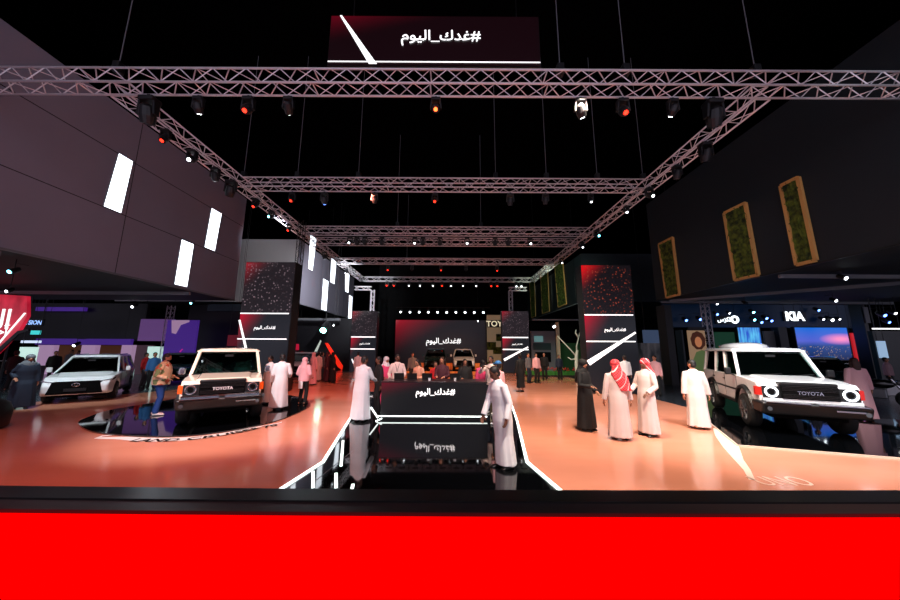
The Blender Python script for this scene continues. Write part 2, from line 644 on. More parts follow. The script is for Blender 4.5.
# salmon show floor
b1 = G(0, 404); b2 = G(75, 399); b3 = G(150, 392)
poly_floor('floor_salmon', [(-12.5, 1.0), (14, 1.0), (14, 6.2), (9.3, 7.0), (8.3, 9), (8.4, 26), (-8, 26), (b3.x, b3.y), (b2.x, b2.y), (b1.x, b1.y)], -.012, 0.0, 'salmon_floor')
poly_floor('floor_grey', [(b1.x, b1.y), (b2.x, b2.y), (b3.x, b3.y), (-8, 26), (-40, 26), (-40, b1.y), ], -.012, 0.0, 'grey_floor')
# hall shell
struct(MB().box(-60, 60, -4, 60, 15.0, 15.2).build('ceiling', 'ceiling'))
struct(MB().box(-60, 60, 48, 48.3, 0, 15).build('wall_back', 'black_matte'))
struct(MB().box(-60.2, -60, -4, 60, 0, 15).build('wall_left', 'black_matte'))
struct(MB().box(60, 60.2, -4, 60, 0, 15).build('wall_right', 'black_matte'))


def upper_block(name, x0, x1, y0, y1, z0, z1, face, front, side):
    """raised stand volume: cladding, dark soffit"""
    o = MB().box(min(x0, x1), max(x0, x1), y0, y1, z0, z1).build(name, face)
    struct(o)
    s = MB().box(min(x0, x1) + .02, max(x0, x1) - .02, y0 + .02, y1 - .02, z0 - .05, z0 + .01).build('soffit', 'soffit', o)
    f = MB().box(min(x0, x1) + .01, max(x0, x1) - .01, y0 - .03, y0 + .01, z0, z1).build('end_face', front, o)
    return o


lw_z0 = WX(120, 274, LX).z
lw_z1 = WX(60, 62, LX).z
lw_y1 = WX(237, 280, LX).y
lw2_y0 = WX(295, 300, LX).y
lw2_y1 = WX(352, 320, LX).y
lw2_z0 = WX(325, 311, LX).z
L1 = upper_block('wall_left_upper', LX, -27, -3, lw_y1, lw_z0, lw_z1, 'left_wall', 'left_wall', 1)
L2 = upper_block('wall_left_rear', LX, -27, lw2_y0, lw2_y1, lw2_z0, lw_z1 - .1, 'left_wall', 'left_wall_far', 1)
rw_z0 = WX(800, 266, RX).z
rw_y1 = WX(655, 290, RX).y
rw2_y0 = WX(583, 290, RX).y
rw2_y1 = WX(528, 320, RX).y
rw2_z0 = WX(555, 311, RX).z
rw_z1 = lw_z1
R1 = upper_block('wall_right_upper', RX, 27, -3, rw_y1, rw_z0, rw_z1, 'right_wall', 'right_wall', -1)
R2 = upper_block('wall_right_rear', RX, 27, rw2_y0, rw2_y1, rw2_z0, rw_z1 - .1, 'right_wall', 'right_wall', -1)
print('blocks', lw_z0, lw_z1, lw_y1, lw2_y0, lw2_y1, lw2_z0, rw_z0, rw_y1, rw2_y0, rw2_y1, rw2_z0)
# panel joints of the left wall
for pa, pb in [((0, 165), (210, 250)), ((25, 100), (165, 180))]:
    a = WX(*pa, LX); b = WX(*pb, LX)
    zz = (a.z + b.z) / 2
    MB().box(LX - .01, LX + .008, -2.9, lw_y1 - .05, zz - .012, zz + .012).build('panel_joint', 'seam', L1)
for yy in (5.6, 10.9):
    MB().box(LX - .01, LX + .006, yy - .01, yy + .01, lw_z0, lw_z1).build('panel_joint', 'seam', L1)
for yy in (30.2, 34.8):
    MB().box(LX - .01, LX + .006, yy - .012, yy + .012, lw2_z0, lw_z1 - .1).build('panel_joint', 'seam', L2)
# lower edge rail
MB().box(LX - .05, LX + .03, -2.9, lw_y1, lw_z0 - .06, lw_z0).build('edge_rail', 'grey_panel', L1)
MB().box(LX - .05, LX + .03, lw2_y0, lw2_y1, lw2_z0 - .06, lw2_z0).build('edge_rail', 'grey_panel', L2)
MB().box(RX - .03, RX + .05, -2.9, rw_y1, rw_z0 - .06, rw_z0).build('edge_rail', 'plastic_dark', R1)
MB().box(RX - .03, RX + .05, rw2_y0, rw2_y1, rw2_z0 - .08, rw2_z0).build('edge_rail', 'grey_panel', R2)
# beams under the soffits
for (x0, y0, x1, y1, z, o) in [(-26, 14.2, LX, 14.2, lw_z0 - .25, L1), (-26, 8.0, LX, 8.0, lw_z0 - .25, L1)]:
    MB().box(x0, x1, y0 - .05, y0 + .05, z, z + .15).build('beam', 'grey_panel', o)
for (x0, y0, x1, y1) in [(RX + .1, 17.4, 26, 17.4), (RX + .1, 11.0, 26, 11.0), (RX + .3, 17.0, 23, 8.4)]:
    MB().bar((x0, y0, rw_z0 - .18), (x1, y1, rw_z0 - .18), .1, .14).build('beam', 'grey_panel', R1)


def light_panel(corners, X, label, group):
    """vertical light panel let into a side wall; corners in view give height range and width"""
    zs = []; ys = []
    for c in corners:
        p = WX(c[0], c[1], X); zs.append(p.z); ys.append(p.y)
    # corners: top-near, top-far, bottom-far, bottom-near
    zt = (zs[0] + zs[1]) / 2; zb = (zs[2] + zs[3]) / 2
    yt0, yt1, yb1, yb0 = ys
    s = 1 if X < 0 else -1
    t = thing('wall_light', label, 'wall light', (X + s * .02, (yt0 + yb0) / 2, zb), 0, group)
    cy, cz = (yt0 + yb0) / 2, zb
    v = [(0, yb0 - cy, 0), (0, yb1 - cy, 0), (0, yt1 - cy, zt - cz), (0, yt0 - cy, zt - cz)]
    mb = MB()
    mb.add([(s * .02, a[1], a[2]) for a in v] + [(-s * .015, a[1], a[2]) for a in v], [(0, 1, 2, 3), (7, 6, 5, 4), (0, 4, 5, 1), (1, 5, 6, 2), (2, 6, 7, 3), (3, 7, 4, 0)])
    mb.build('diffuser', 'white_light', t)
    fr = MB()
    for i in range(4):
        a = Vector(v[i]); b = Vector(v[(i + 1) % 4])
        fr.bar(a, b, .03, .03)
    fr.build('frame', 'grey_panel', t)
    return t


lp = [
    ([(118, 154), (132, 161), (120, 213), (103, 206)], 'largest tilted white light panel high on the left wall, nearest'),
    ([(211, 209), (221, 213), (214, 251), (204, 247)], 'white light panel on the left wall, highest of the pair near its far end'),
    ([(181, 240), (193, 244), (186, 288), (174, 283)], 'white light panel at the bottom edge of the left wall'),
    ([(310, 236), (316, 238), (312, 271), (308, 268)], 'tall white light panel at the top near corner of the rear left wall'),
    ([(331, 259), (336, 261), (334, 284), (330, 282)], 'white light panel mid way along the rear left wall, upper row'),
    ([(323, 279), (328, 281), (326, 311), (321, 309)], 'white light panel low on the rear left wall above the soffit, nearer one'),
    ([(345, 272), (349, 274), (348, 293), (345, 291)], 'white light panel high on the rear left wall close to the truss corner'),
    ([(349, 295), (352, 297), (351, 320), (348, 318)], 'white light panel at the far bottom corner of the rear left wall'),
]
for c, l in lp:
    light_panel(c, LX, l, 'white light panels on the left walls')


def moss_window(corners, X, label, glow=False):
    zs = []; ys = []
    for c in corners:
        p = WX(c[0], c[1], X); zs.append(p.z); ys.append(p.y)
    zt = (zs[0] + zs[1]) / 2; zb = (zs[2] + zs[3]) / 2
    # corners: top-far, top-near, bottom-near, bottom-far
    yt1, yt0, yb0, yb1 = ys
    t = thing('moss_panel', label, 'moss panel', (X - .02, (yb0 + yb1) / 2, zb), 0, 'moss panels on the right walls')
    cy, cz = (yb0 + yb1) / 2, zb
    v = [Vector((0, yb0 - cy, 0)), Vector((0, yb1 - cy, 0)), Vector((0, yt1 - cy, zt - cz)), Vector((0, yt0 - cy, zt - cz))]
    mb = MB()
    n, k = 14, 24
    random.seed(len(label))
    vs = []
    for j in range(k + 1):
        for i in range(n + 1):
            u = i / n; w_ = j / k
            p = v[0].lerp(v[1], u).lerp(v[3].lerp(v[2], u), w_)
            vs.append((-.02 - random.random() * .09, p.y, p.z))
    mb.add(vs, [(j * (n + 1) + i, j * (n + 1) + i + 1, (j + 1) * (n + 1) + i + 1, (j + 1) * (n + 1) + i) for j in range(k) for i in range(n)])
    mb.build('moss', 'moss', t)
    fr = MB()
    for i in range(4):
        fr.bar(v[i] + Vector((-.05, 0, 0)), v[(i + 1) % 4] + Vector((-.05, 0, 0)), .09, .11)
    fr.build('frame', 'wood_frame', t)
    return t


for c, l in [
    ([(660, 243), (674, 239), (681, 294), (668, 298)], 'moss filled wooden frame on the right wall, smallest and lowest'),
    ([(726, 213), (747, 203), (760, 274), (737, 281)], 'moss filled wooden frame in the middle of the right wall'),
    ([(783, 186), (800, 177), (818, 260), (799, 265)], 'moss filled wooden frame on the right wall, highest and nearest'),
    ([(530, 282), (535, 280), (536, 316), (532, 318)], 'lit green frame at the far end of the rear right wall'),
    ([(541, 271), (548, 268), (550, 311), (543, 314)], 'lit green frame in the middle of the rear right wall'),
    ([(555, 261), (563, 257), (567, 303), (559, 308)], 'lit green frame nearest on the rear right wall beside a red light spot')]:
    moss_window(c, RX, l)

# ---------------------------------------------------------------- black runway with light edges
run = [G(283, 489), G(323, 463), G(349, 421), G(366, 392), G(507, 392), G(517, 421), G(527, 463), G(557, 489)]
near = [(run[-1].x + (run[-1].x - run[-2].x) * 1.2, run[-1].y + (run[-1].y - run[-2].y) * 1.2), (run[0].x + (run[0].x - run[1].x) * 1.2, run[0].y + (run[0].y - run[1].y) * 1.2)]
pts = [(p.x, p.y) for p in run] + near
rw = MB().prism_z(pts, -.01, .012).build('floor_runway', 'gloss_black')
struct(rw)
left_edge = [near[1]] + [(p.x, p.y) for p in run[:4]]
right_edge = [near[0]] + [(p.x, p.y) for p in reversed(run[4:])]


def floor_strip(pts, wd, z, h, m, name, parent):
    mb = MB()
    for a, b in zip(pts[:-1], pts[1:]):
        a = Vector((a[0], a[1], z + h / 2)); b = Vector((b[0], b[1], z + h / 2))
        mb.bar(a, b, wd, h)
    return mb.build(name, m, parent)


for pts_, l in ((left_edge, 'white light strip along the left edge of the black runway'), (right_edge, 'white light strip along the right edge of the black runway')):
    o = floor_strip(pts_, .05, .0, .03, 'strip_light', 'light_strip', None)
    tag(o, l, 'light strip', 'light strips around the runway')
# short inlaid strips at the near left of the runway
for (a, b), l in [(((313, 472), (313, 489)), 'short double light bar inlaid beside the near left runway corner'),
                  (((336, 474), (336, 489)), 'short light bar inlaid in the runway, second from its left edge'),
                  (((343, 441), (341, 467)), 'longer light bar inlaid in the runway left of the counter'),
                  (((353, 485), (352, 490)), 'tiny light bar at the near end of the runway')]:
    p, q = G(*a), G(*b)
    o = floor_strip([(p.x, p.y), (q.x, q.y)], .045, .002, .014, 'strip_light', 'light_strip', None)
    tag(o, l, 'light strip', 'light strips around the runway')
# runway joints
for a, b in [((315, 482), (352, 452))]:
    p, q = G(*a), G(*b)
    floor_strip([(p.x, p.y), (q.x, q.y)], .012, .005, .009, 'grey_panel', 'floor_joint', rw)

# ---------------------------------------------------------------- round black turntable with white lettered border (left)
tc_ = G(206, 412)
ring_c = Vector((-6.55, 8.75, 0))
rx_, ry_, rot_ = 2.75, 1.55, R(0)


def ellipse_pts(c, rx, ry, n=72, a0=0, a1=2 * PI, rot=0):
    out = []
    for i in range(n + (0 if abs(a1 - a0 - 2 * PI) < 1e-6 else 1)):
        a = a0 + (a1 - a0) * i / n
        x, y = rx * math.cos(a), ry * math.sin(a)
        out.append((c[0] + x * math.cos(rot) - y * math.sin(rot), c[1] + x * math.sin(rot) + y * math.cos(rot)))
    return out


# the outline of the disc where the photograph shows it on the floor
el = [G(78, 424), G(92, 432.5), G(130, 436.5), G(180, 437), G(230, 431.5), G(275, 422), G(303, 411), G(310, 404), G(296, 397), G(262, 394), G(200, 396), G(150, 404), G(110, 411), G(88, 418)]


def smooth_closed(p, n=6):
    out = []
    m = len(p)
    for i in range(m):
        p0, p1, p2, p3 = p[i - 1], p[i], p[(i + 1) % m], p[(i + 2) % m]
        for k in range(n):
            t = k / n
            out.append(((2 * p1 + (p2 - p0) * t + (2 * p0 - 5 * p1 + 4 * p2 - p3) * t * t + (3 * p1 - p0 - 3 * p2 + p3) * t ** 3) * .5))
    return out


disc = smooth_closed(el)
plate = thing('display_plate', 'glossy black rounded display plate under the cream off-road car', 'display plate', (tc_.x, tc_.y, 0))
MB().prism_z([(p.x - tc_.x, p.y - tc_.y) for p in disc], -.01, .03).build('deck', 'gloss_black', plate)
# white border band in front, with black lettering lying on the floor
M('border_white', (236, 226, 220), .3)
front = [G(112, 435.5), G(130, 437), G(160, 438), G(190, 437), G(220, 433.5), G(250, 428), G(276, 422)]
mb = MB()
inner = smooth_closed(front, 6)[:36]
wid = [.02 + .26 * math.sin(PI * min(1, .08 + .92 * i / 35.0)) for i in range(36)]
vs = []
for i, p in enumerate(inner):
    a = inner[max(0, i - 1)]; b = inner[min(35, i + 1)]
    t = (b - a).normalized(); nrm = Vector((t.y, -t.x, 0))
    vs += [(p.x - tc_.x, p.y - tc_.y, .004), (p.x - tc_.x + nrm.x * wid[i], p.y - tc_.y + nrm.y * wid[i], .004)]
mb.add(vs, [(2 * i, 2 * i + 1, 2 * i + 3, 2 * i + 2) for i in range(35)])
mb.build('border_band', 'border_white', plate)
# letters, one flat mesh, bent along the band
lm = text_mesh('LAND CRUISER 70', 1.0, .02)
path = inner[9:34]
seglen = [0]
for a, b in zip(path[:-1], path[1:]): seglen.append(seglen[-1] + (b - a).length)
for v in lm.vertices:
    s_ = (v.co.x + .5) * seglen[-1]
    i = max(k for k in range(len(path) - 1) if seglen[k] <= s_ + 1e-9 or k == 0)
    f_ = (s_ - seglen[i]) / (seglen[i + 1] - seglen[i])
    p = path[i].lerp(path[i + 1], f_)
    t = (path[i + 1] - path[i]).normalized(); n_ = Vector((t.y, -t.x, 0))
    hgt = v.co.z * 2.3
    off = .20 - hgt
    v.co = (p.x - tc_.x + n_.x * off, p.y - tc_.y + n_.y * off, .012)
put('lettering', lm, 'black_matte', plate)

# black glossy display floor under the right car
pr = [G(738, 446), G(900, 459), (15.5, 4.9, 0), (16, 8.6, 0), G(880, 420), G(840, 405), G(760, 398), G(703, 400), G(711, 424)]
pr = [(p[0], p[1]) for p in pr]
pc = G(800, 430)
rp = thing('display_plate', 'glossy black angular display plate under the white off-road car with round lit headlights', 'display plate', (pc.x, pc.y, 0))
MB().prism_z([(x - pc.x, y - pc.y) for x, y in pr], -.01, .035).build('deck', 'gloss_black', rp)
M('edge_pale', (230, 200, 180), .3)
mb = MB()
for a, b in [(pr[8], pr[0]), (pr[0], pr[1])]:
    mb.bar((a[0] - pc.x, a[1] - pc.y, .012), (b[0] - pc.x, b[1] - pc.y, .012), .05, .03)
mb.build('edge_trim', 'edge_pale', rp)
# projected-looking pale marking on the floor in front of it: painted swoosh and letters
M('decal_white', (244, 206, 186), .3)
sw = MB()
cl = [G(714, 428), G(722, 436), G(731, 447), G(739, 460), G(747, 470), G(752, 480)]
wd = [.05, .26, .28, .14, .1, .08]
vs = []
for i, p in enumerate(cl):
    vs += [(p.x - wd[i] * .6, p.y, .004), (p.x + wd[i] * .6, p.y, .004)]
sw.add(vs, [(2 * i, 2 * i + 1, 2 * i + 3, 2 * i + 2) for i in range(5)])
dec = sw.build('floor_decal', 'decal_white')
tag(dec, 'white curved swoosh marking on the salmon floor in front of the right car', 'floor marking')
lm = text_mesh('UNO', .8, .0)
for v in lm.vertices:
    v.co = (v.co.x, v.co.z * 1.3, .004)
pp = G(781, 481)
o = put('floor_lettering', lm, 'decal_white', None, loc=(pp.x, pp.y, 0))
tag(o, 'white outlined letters on the salmon floor at the counter edge, lower right', 'floor lettering')

# ---------------------------------------------------------------- foreground counter (red lit top, black rim)
fc = thing('front_counter', 'bright red lit counter top with a black rim across the whole foreground', 'counter', (0, 1.2, 0))
n = 40
xs = [-7 + 14 * i / n for i in range(n + 1)]


def arc(y, x, k): return y - 1.2 + k * (x / 7) ** 2


def band(y0, y1, z0, z1, k, name, m):
    mb = MB(); vs = []; fs = []
    for x in xs:
        vs += [(x, arc(y0, x, k), z0), (x, arc(y1, x, k), z0), (x, arc(y1, x, k), z1), (x, arc(y0, x, k), z1)]
    for i in range(n):
        a = 4 * i; b = a + 4
        fs += [(a, b, b + 1, a + 1), (a + 1, b + 1, b + 2, a + 2), (a + 2, b + 2, b + 3, a + 3), (a + 3, b + 3, b, a)]
    fs += [(3, 2, 1, 0), (4 * n, 4 * n + 1, 4 * n + 2, 4 * n + 3)]
    mb.add(vs, fs)
    return mb.build(name, m, fc)


zc = .98
yr = G(450, 516.5, zc).y
band(.45, yr, zc - .06, zc, .10, 'counter_top', 'red_counter')
yb = G(450, 503, zc + .02).y
band(yr + .002, yb, zc - .1, zc + .02, .10, 'inner_rim', 'rim_reddened')
yf = G(450, 489.5, zc + .03).y
band(yb + .002, yf, zc - .1, zc + .03, .12, 'outer_rim', 'rim_black')
band(.6, yf - .1, 0, zc - .1, .10, 'base', 'rim_black')

# ---------------------------------------------------------------- information counter
cA = G(380, 419.5, 0.012); cB = G(487, 419.5, .012)
cw = cB.x - cA.x
cy = (cA.y + cB.y) / 2
ctop = D(433, 381.5, cy).z
ct = thing('info_counter', 'black reception counter with a white hashtag and a light line, centre of the runway', 'counter', ((cA.x + cB.x) / 2, cy, .012))
MB().box(-cw / 2, cw / 2, 0, .75, .0, ctop - .05).build('body', 'plastic_dark', ct)
MB().box(-cw / 2, cw / 2, -.02, -.002, .1, ctop - .05).build('front_screen', 'counter_front', ct)
MB().box(-cw / 2 - .02, cw / 2 + .02, -.03, .8, ctop - .045, ctop - .012).build('worktop', 'rim_reddened', ct, bevel=.006)
MB().box(-cw / 2 - .05, cw / 2, -.035, -.021, .075, .105).build('light_line', 'strip_light', ct)
me = text_mesh(HASHTAG, 1.12, .012)
put('lettering', me, 'screen_white', ct, loc=(.04, -.024, .72))
# folded light arrow at its left corner
o = MB().bar((-cw / 2 - .07, -.25, .0), (-cw / 2 + .1, -.25, .08), .03).bar((-cw / 2 - .23, -.2, .36), (-cw / 2 - .02, -.2, .08), .035).build('corner_light', 'strip_light', ct)
print('counter', cA, cB, ctop)


# ---------------------------------------------------------------- LED towers
def tower(name, x0, x1, y, ztop, z1, z2, spark, label, text_w, text_dx, diag, h0=0.0):
    w_ = x1 - x0; cx = (x0 + x1) / 2
    t = thing(name, label, 'LED tower', (cx, y, 0), 0, 'LED towers')
    MB().box(-w_ / 2, w_ / 2, 0, .6, 0, ztop).build('body', 'plastic_dark', t)
    MB().box(-w_ / 2 + .02, w_ / 2 - .02, -.03, -.002, z1 + .03, ztop - .03).build('upper_screen', spark, t)
    MB().box(-w_ / 2 + .02, w_ / 2 - .02, -.03, -.002, .05, z1).build('lower_screen', 'tower_screen', t)
    th = .05 if y < 18 else .09
    MB().box(-w_ / 2 + .02, w_ / 2 - .1, -.05, -.031, z1 - th / 2, z1 + th / 2).build('light_line', 'screen_white', t)
    MB().box(-w_ / 2 + .02 - (.0), w_ / 2 - .1, -.05, -.031, z2 - th / 2, z2 + th / 2).build('light_line', 'screen_white', t)
    put('lettering', text_mesh(HASHTAG, text_w, .012), 'screen_white', t, loc=(text_dx, -.034, z1 * .42 + z2 * .58))
    (ax, az), (bx, bz), w0, w1 = diag
    v = Vector((bx - ax, 0, bz - az)).normalized(); nn = Vector((-v.z, 0, v.x))
    A = Vector((ax - cx, -.036, az)); B = Vector((bx - cx, -.036, bz))
    q = [A + nn * w0, A - nn * w0, B - nn * w1, B + nn * w1]
    MB().add([tuple(p) for p in q] + [tuple(p + Vector((0, -.012, 0))) for p in q], [(0, 1, 2, 3), (7, 6, 5, 4), (0, 4, 5, 1), (1, 5, 6, 2), (2, 6, 7, 3), (3, 7, 4, 0)]).build('light_beam_line', 'screen_white', t)
    return t


Y1 = 14.0
a = D(240, 318, Y1); b = D(291, 318, Y1)
tower('led_tower', a.x, b.x, Y1, D(265, 262, Y1).z, D(265, 313.5, Y1).z, D(262, 339, Y1).z, 'sparkle_left',
      'tall dark screen tower with pale speckles, right of the cream off-road car', 1.0, .03, ((D(240, 320, Y1).x, D(240, 320, Y1).z), (D(252, 372, Y1).x, D(252, 372, Y1).z), .04, .06))
a = D(584, 318, Y1); b = D(635, 318, Y1)
tower('led_tower', a.x, b.x, Y1, D(610, 265, Y1).z, D(610, 315, Y1).z, D(612, 341.5, Y1).z, 'sparkle_right',
      'tall dark screen tower with red speckles behind the three visitors on the right', 1.0, .2, ((D(588, 363, Y1).x, D(588, 363, Y1).z), (D(635, 332.5, Y1).x, D(635, 332.5, Y1).z), .12, .04))
Y2 = 25.0
a = D(351.5, 330, Y2); b = D(377, 330, Y2)
tower('led_tower', a.x, b.x, Y2, D(365, 311, Y2).z, D(365, 337, Y2).z, D(365, 349, Y2).z, 'sparkle_left',
      'smaller distant screen tower left of the main stage screen', .85, .1, ((D(352, 359, Y2).x, D(352, 359, Y2).z), (D(357, 371, Y2).x, D(357, 371, Y2).z), .04, .07))
a = D(502, 330, Y2); b = D(529, 330, Y2)
tower('led_tower', a.x, b.x, Y2, D(515, 311, Y2).z, D(515, 337.5, Y2).z, D(515, 349.5, Y2).z, 'sparkle_left',
      'smaller distant screen tower right of the main stage screen', .85, .1, ((D(504, 360, Y2).x, D(504, 360, Y2).z), (D(528, 347, Y2).x, D(528, 347, Y2).z), .1, .05))

# main stage screen
YS = 30.0
a = D(396, 320, YS); b = D(503, 386, YS)
t = thing('stage_screen', 'wide dark main screen with a white hashtag at the back of the stage', 'screen', ((a.x + b.x) / 2, YS, 0))
sw_ = b.x - a.x
MB().box(-sw_ / 2, sw_ / 2, -.05, 0, b.z, a.z).build('display', 'screen_dark', t)
MB().box(-sw_ / 2 - .2, sw_ / 2 + .2, .01, .5, 0, a.z + .2).build('housing', 'black_matte', t)
p = D(443.5, 342, YS)
put('lettering', text_mesh(HASHTAG, 3.45, .012), 'screen_white', t, loc=(p.x - (a.x + b.x) / 2, -.06, p.z))
# hanging screen above the front truss
YT = 7.15
a = D(332, 17, YT); b = D(540, 66, YT)
t = thing('hanging_screen', 'dark red hanging screen with a white hashtag above the front truss', 'screen', ((a.x + b.x) / 2, YT, b.z))
sw_ = b.x - a.x; sh_ = a.z - b.z
MB().box(-sw_ / 2, sw_ / 2, -.03, 0, 0, sh_).build('display', 'screen_top', t)
MB().box(-sw_ / 2 - .03, sw_ / 2 + .03, .005, .15, -.04, sh_ + .04).build('housing', 'plastic_dark', t)
MB().box(-sw_ / 2, sw_ / 2, -.045, -.031, .06, .085).build('light_line', 'screen_white', t)
q = [D(340.5, 17, YT), D(342.5, 17, YT), D(377, 68, YT), D(369, 68, YT)]
q = [Vector((p.x - t.location.x, -.036, min(sh_, max(0.0, p.z - b.z)))) for p in q]
MB().add([tuple(p) for p in q] + [tuple(p + Vector((0, -.012, 0))) for p in q], [(0, 1, 2, 3), (7, 6, 5, 4), (0, 4, 5, 1), (1, 5, 6, 2), (2, 6, 7, 3), (3, 7, 4, 0)]).build('light_beam_line', 'screen_white', t)
p = D(441, 39.5, YT)
put('lettering', text_mesh(HASHTAG, D(481, 39, YT).x - D(402, 39, YT).x, .012), 'screen_white', t, loc=(p.x - t.location.x, -.045, p.z - b.z))
for sx in (-1, 1):
    MB().tube([(sx * sw_ * .4, .08, sh_ + .04), (sx * sw_ * .4, .08, 15 - b.z - .02)], .015, 5).build('hanging_cable', 'black_metal', t)

# low amber-lit stage front with the cars behind
st = thing('stage', 'low stage with orange lit front and rear panel behind the staff at the counter', 'stage', (-.1, 23.0, 0))
MB().box(-3.55, 3.55, 0, 6.2, 0, .28).build('deck', 'gloss_black', st)
MB().box(-3.55, 3.55, -.06, -.002, .02, .28).build('front_panel', 'orange_panel', st)
zt_ = D(450, 365, 29.2).z
for x0_, x1_ in ((-3.55, 3.55),):
    MB().box(x0_, x1_, 6.2, 6.3, .28, .28 + zt_ - .1).build('rear_panel', 'orange_panel', st)
    MB().box(x0_, x1_, 6.15, 6.35, .18 + zt_, .23 + zt_).build('top_rail', 'plastic_dark', st)


# ================================================================ TRUSSES
def truss(label, A, B, s=.4, chord=.026, lace=.013, pitch=.42, seg=6, group='ceiling trusses', name='truss', mat='truss'):
    A = Vector(A); B = Vector(B)
    t = thing(name, label, 'truss', A, 0, group)
    Lg = (B - A).length
    d = (B - A).normalized()
    if abs(d.z) > .9: e1 = Vector((1, 0, 0)); e2 = Vector((0, 1, 0))
    else: e1 = Vector((0, 0, 1)); e2 = Vector((d.y, -d.x, 0))
    cs = [e1 * 0 + e2 * (-s / 2), e2 * (s / 2), e1 * s + e2 * (s / 2), e1 * s + e2 * (-s / 2)]
    for c in cs:
        MB().tube([c, c + d * Lg], chord, seg).build('chord', mat, t, smooth=True)
    mb = MB()
    n = max(2, int(Lg / pitch))
    st_ = Lg / n
    for k in range(4):
        a, b = cs[k], cs[(k + 1) % 4]
        for i in range(n):
            p0 = (a if i % 2 == 0 else b) + d * (i * st_); p1 = (b if i % 2 == 0 else a) + d * ((i + 1) * st_)
            mb.tube([p0, p1], lace, 4)
            if k % 2 == 0 and i % 7 == 0: mb.tube([a + d * (i * st_), b + d * (i * st_)], lace * 1.3, 4)
    mb.build('lacing', mat, t)
    return t


TH = 8.54
truss('front box truss spanning the full width above the hall', (-12.35, 6.75, TH), (12.15, 6.75, TH), .4, .028, .014)
for yy, l, ch in [(11.65, 'second box truss crossing the hall', .026), (16.7, 'third box truss crossing the hall, with white spotlights', .026), (18.5, 'fourth box truss just behind the third', .026), (22.9, 'fifth box truss crossing the hall', .03), (29.2, 'rearmost box truss above the main stage screen', .034)]:
    truss(l, (LT + .24, yy, TH), (RT - .24, yy, TH), .4, ch, .014 if yy < 20 else .02, .42 if yy < 20 else .6)
truss('long box truss along the left wall running to the back', (LT, 7.0, TH), (LT, 29.4, TH), .4, .026, .013)
truss('long box truss along the right wall running to the back', (RT, 7.0, TH), (RT, 29.4, TH), .4, .026, .013)
truss('slim upright truss at the right edge of the speckled left tower', (D(293, 300, 14.9).x, 14.9, 0), (D(293, 300, 14.9).x, 14.9, TH), .26, .02, .01, .3, mat='black_metal')
for sx, l in ((-1, 'left'), (1, 'right')):
    x = D(371 if sx < 0 else 509, 300, 27).x
    x2 = D(354 if sx < 0 else 527, 300, 27).x
    top = D(371, 290, 27).z
    truss('upright truss behind the small %s tower' % l, (x, 27, 0), (x, 27, top), .3, .03, .018, .4, group='stage side trusses')
    truss('short level truss on top of the upright beside the small %s tower' % l, (x, 27, top), (x2, 27, top), .3, .03, .018, .4, group='stage side trusses')
# truss pieces of the neighbouring stands
truss('level truss under the soffit at the upper left of the hall', (-26, 16.0, 4.75), (-13.4, 16.0, 4.75), .26, .02, .012, .3, group='neighbour stand trusses')
x = D(175, 320, 22).x
truss('upright truss between the purple panels on the left', (x, 21.4, 0), (x, 21.4, 4.9), .3, .025, .016, .35, group='neighbour stand trusses')
x = D(704, 320, 18.2).x
truss('upright truss beside the portrait banner', (x, 18.2, 0), (x, 18.2, 5.2), .3, .025, .016, .35, group='neighbour stand trusses')

# hanging cables from the ceiling
OW = ['leftmost', 'second from the left', 'third from the left', 'fourth from the left', 'fifth from the left', 'sixth from the left', 'seventh from the left', 'eighth from the left', 'ninth from the left', 'tenth from the left', 'eleventh from the left', 'twelfth from the left']


def number_from_left(objs, what, category=None):
    """give look-alikes labels that tell their place in the row"""
    objs = sorted(objs, key=lambda o: o.location.x / o.location.y)
    for i, o in enumerate(objs):
        w_ = OW[i] if i < len(objs) - 1 else 'rightmost'
        o['label'] = w_ + ' of the ' + what


hoists = {}
for (px, Y, z) in [(118, 6.75, TH + .45), (755, 6.75, TH + .45), (560, 6.75, TH + .45), (360, 11.65, TH + .45), (247, 11.65, TH + .45), (495, 11.65, TH + .45), (595, 11.65, TH + .45), (545, 11.65, TH + .45), (400, 16.7, TH + .45), (480, 16.7, TH + .45), (410, 24, TH + .5), (640, 11.65, TH + .45), (300, 11.65, TH + .45), (625, 6.75, TH + .45)]:
    x = D(px, 150, Y).x if px not in (118, 755, 560, 625, 20) else D(px, 70, Y).x
    tn = {6.75: 'front', 11.65: 'second', 16.7: 'third'}.get(Y, 'fifth' if Y > 20 else 'upper left corner of the')
    c = thing('chain_hoist', 'black chain hoist on its cable above the %s truss' % tn, 'hoist', (x, Y, z), 0, 'chain hoists above the %s truss' % tn)
    hoists.setdefault(tn, []).append(c)
    MB().tube([(0, 0, .3), (0, 0, 15 - z - .01)], .012, 5).build('cable', 'grey_panel', c)
    MB().box(-.09, .09, -.09, .09, .0, .3).build('motor', 'lamp_body', c, bevel=.02)
    MB().tube([(0, 0, -.06), (0, 0, .02)], .02, 6).build('hook', 'black_metal', c)
for tn, os_ in hoists.items():
    if len(os_) > 1: number_from_left(os_, 'black chain hoists above the %s truss' % tn)

# ================================================================ LAMPS
def lens_mat(kind):
    return {'red': emissive('lens_red', (255, 40, 24), 6), 'orange': emissive('lens_orange', (255, 90, 40), 6),
            'white': emissive('lens_white', (240, 248, 255), 9), 'cyan': emissive('lens_cyan', (120, 230, 255), 14),
            'blue': emissive('lens_blue', (90, 130, 255), 9), 'off': M('lens_off', (60, 66, 74), .1), 'teal': emissive('lens_teal', (150, 255, 225), 16)}[kind]


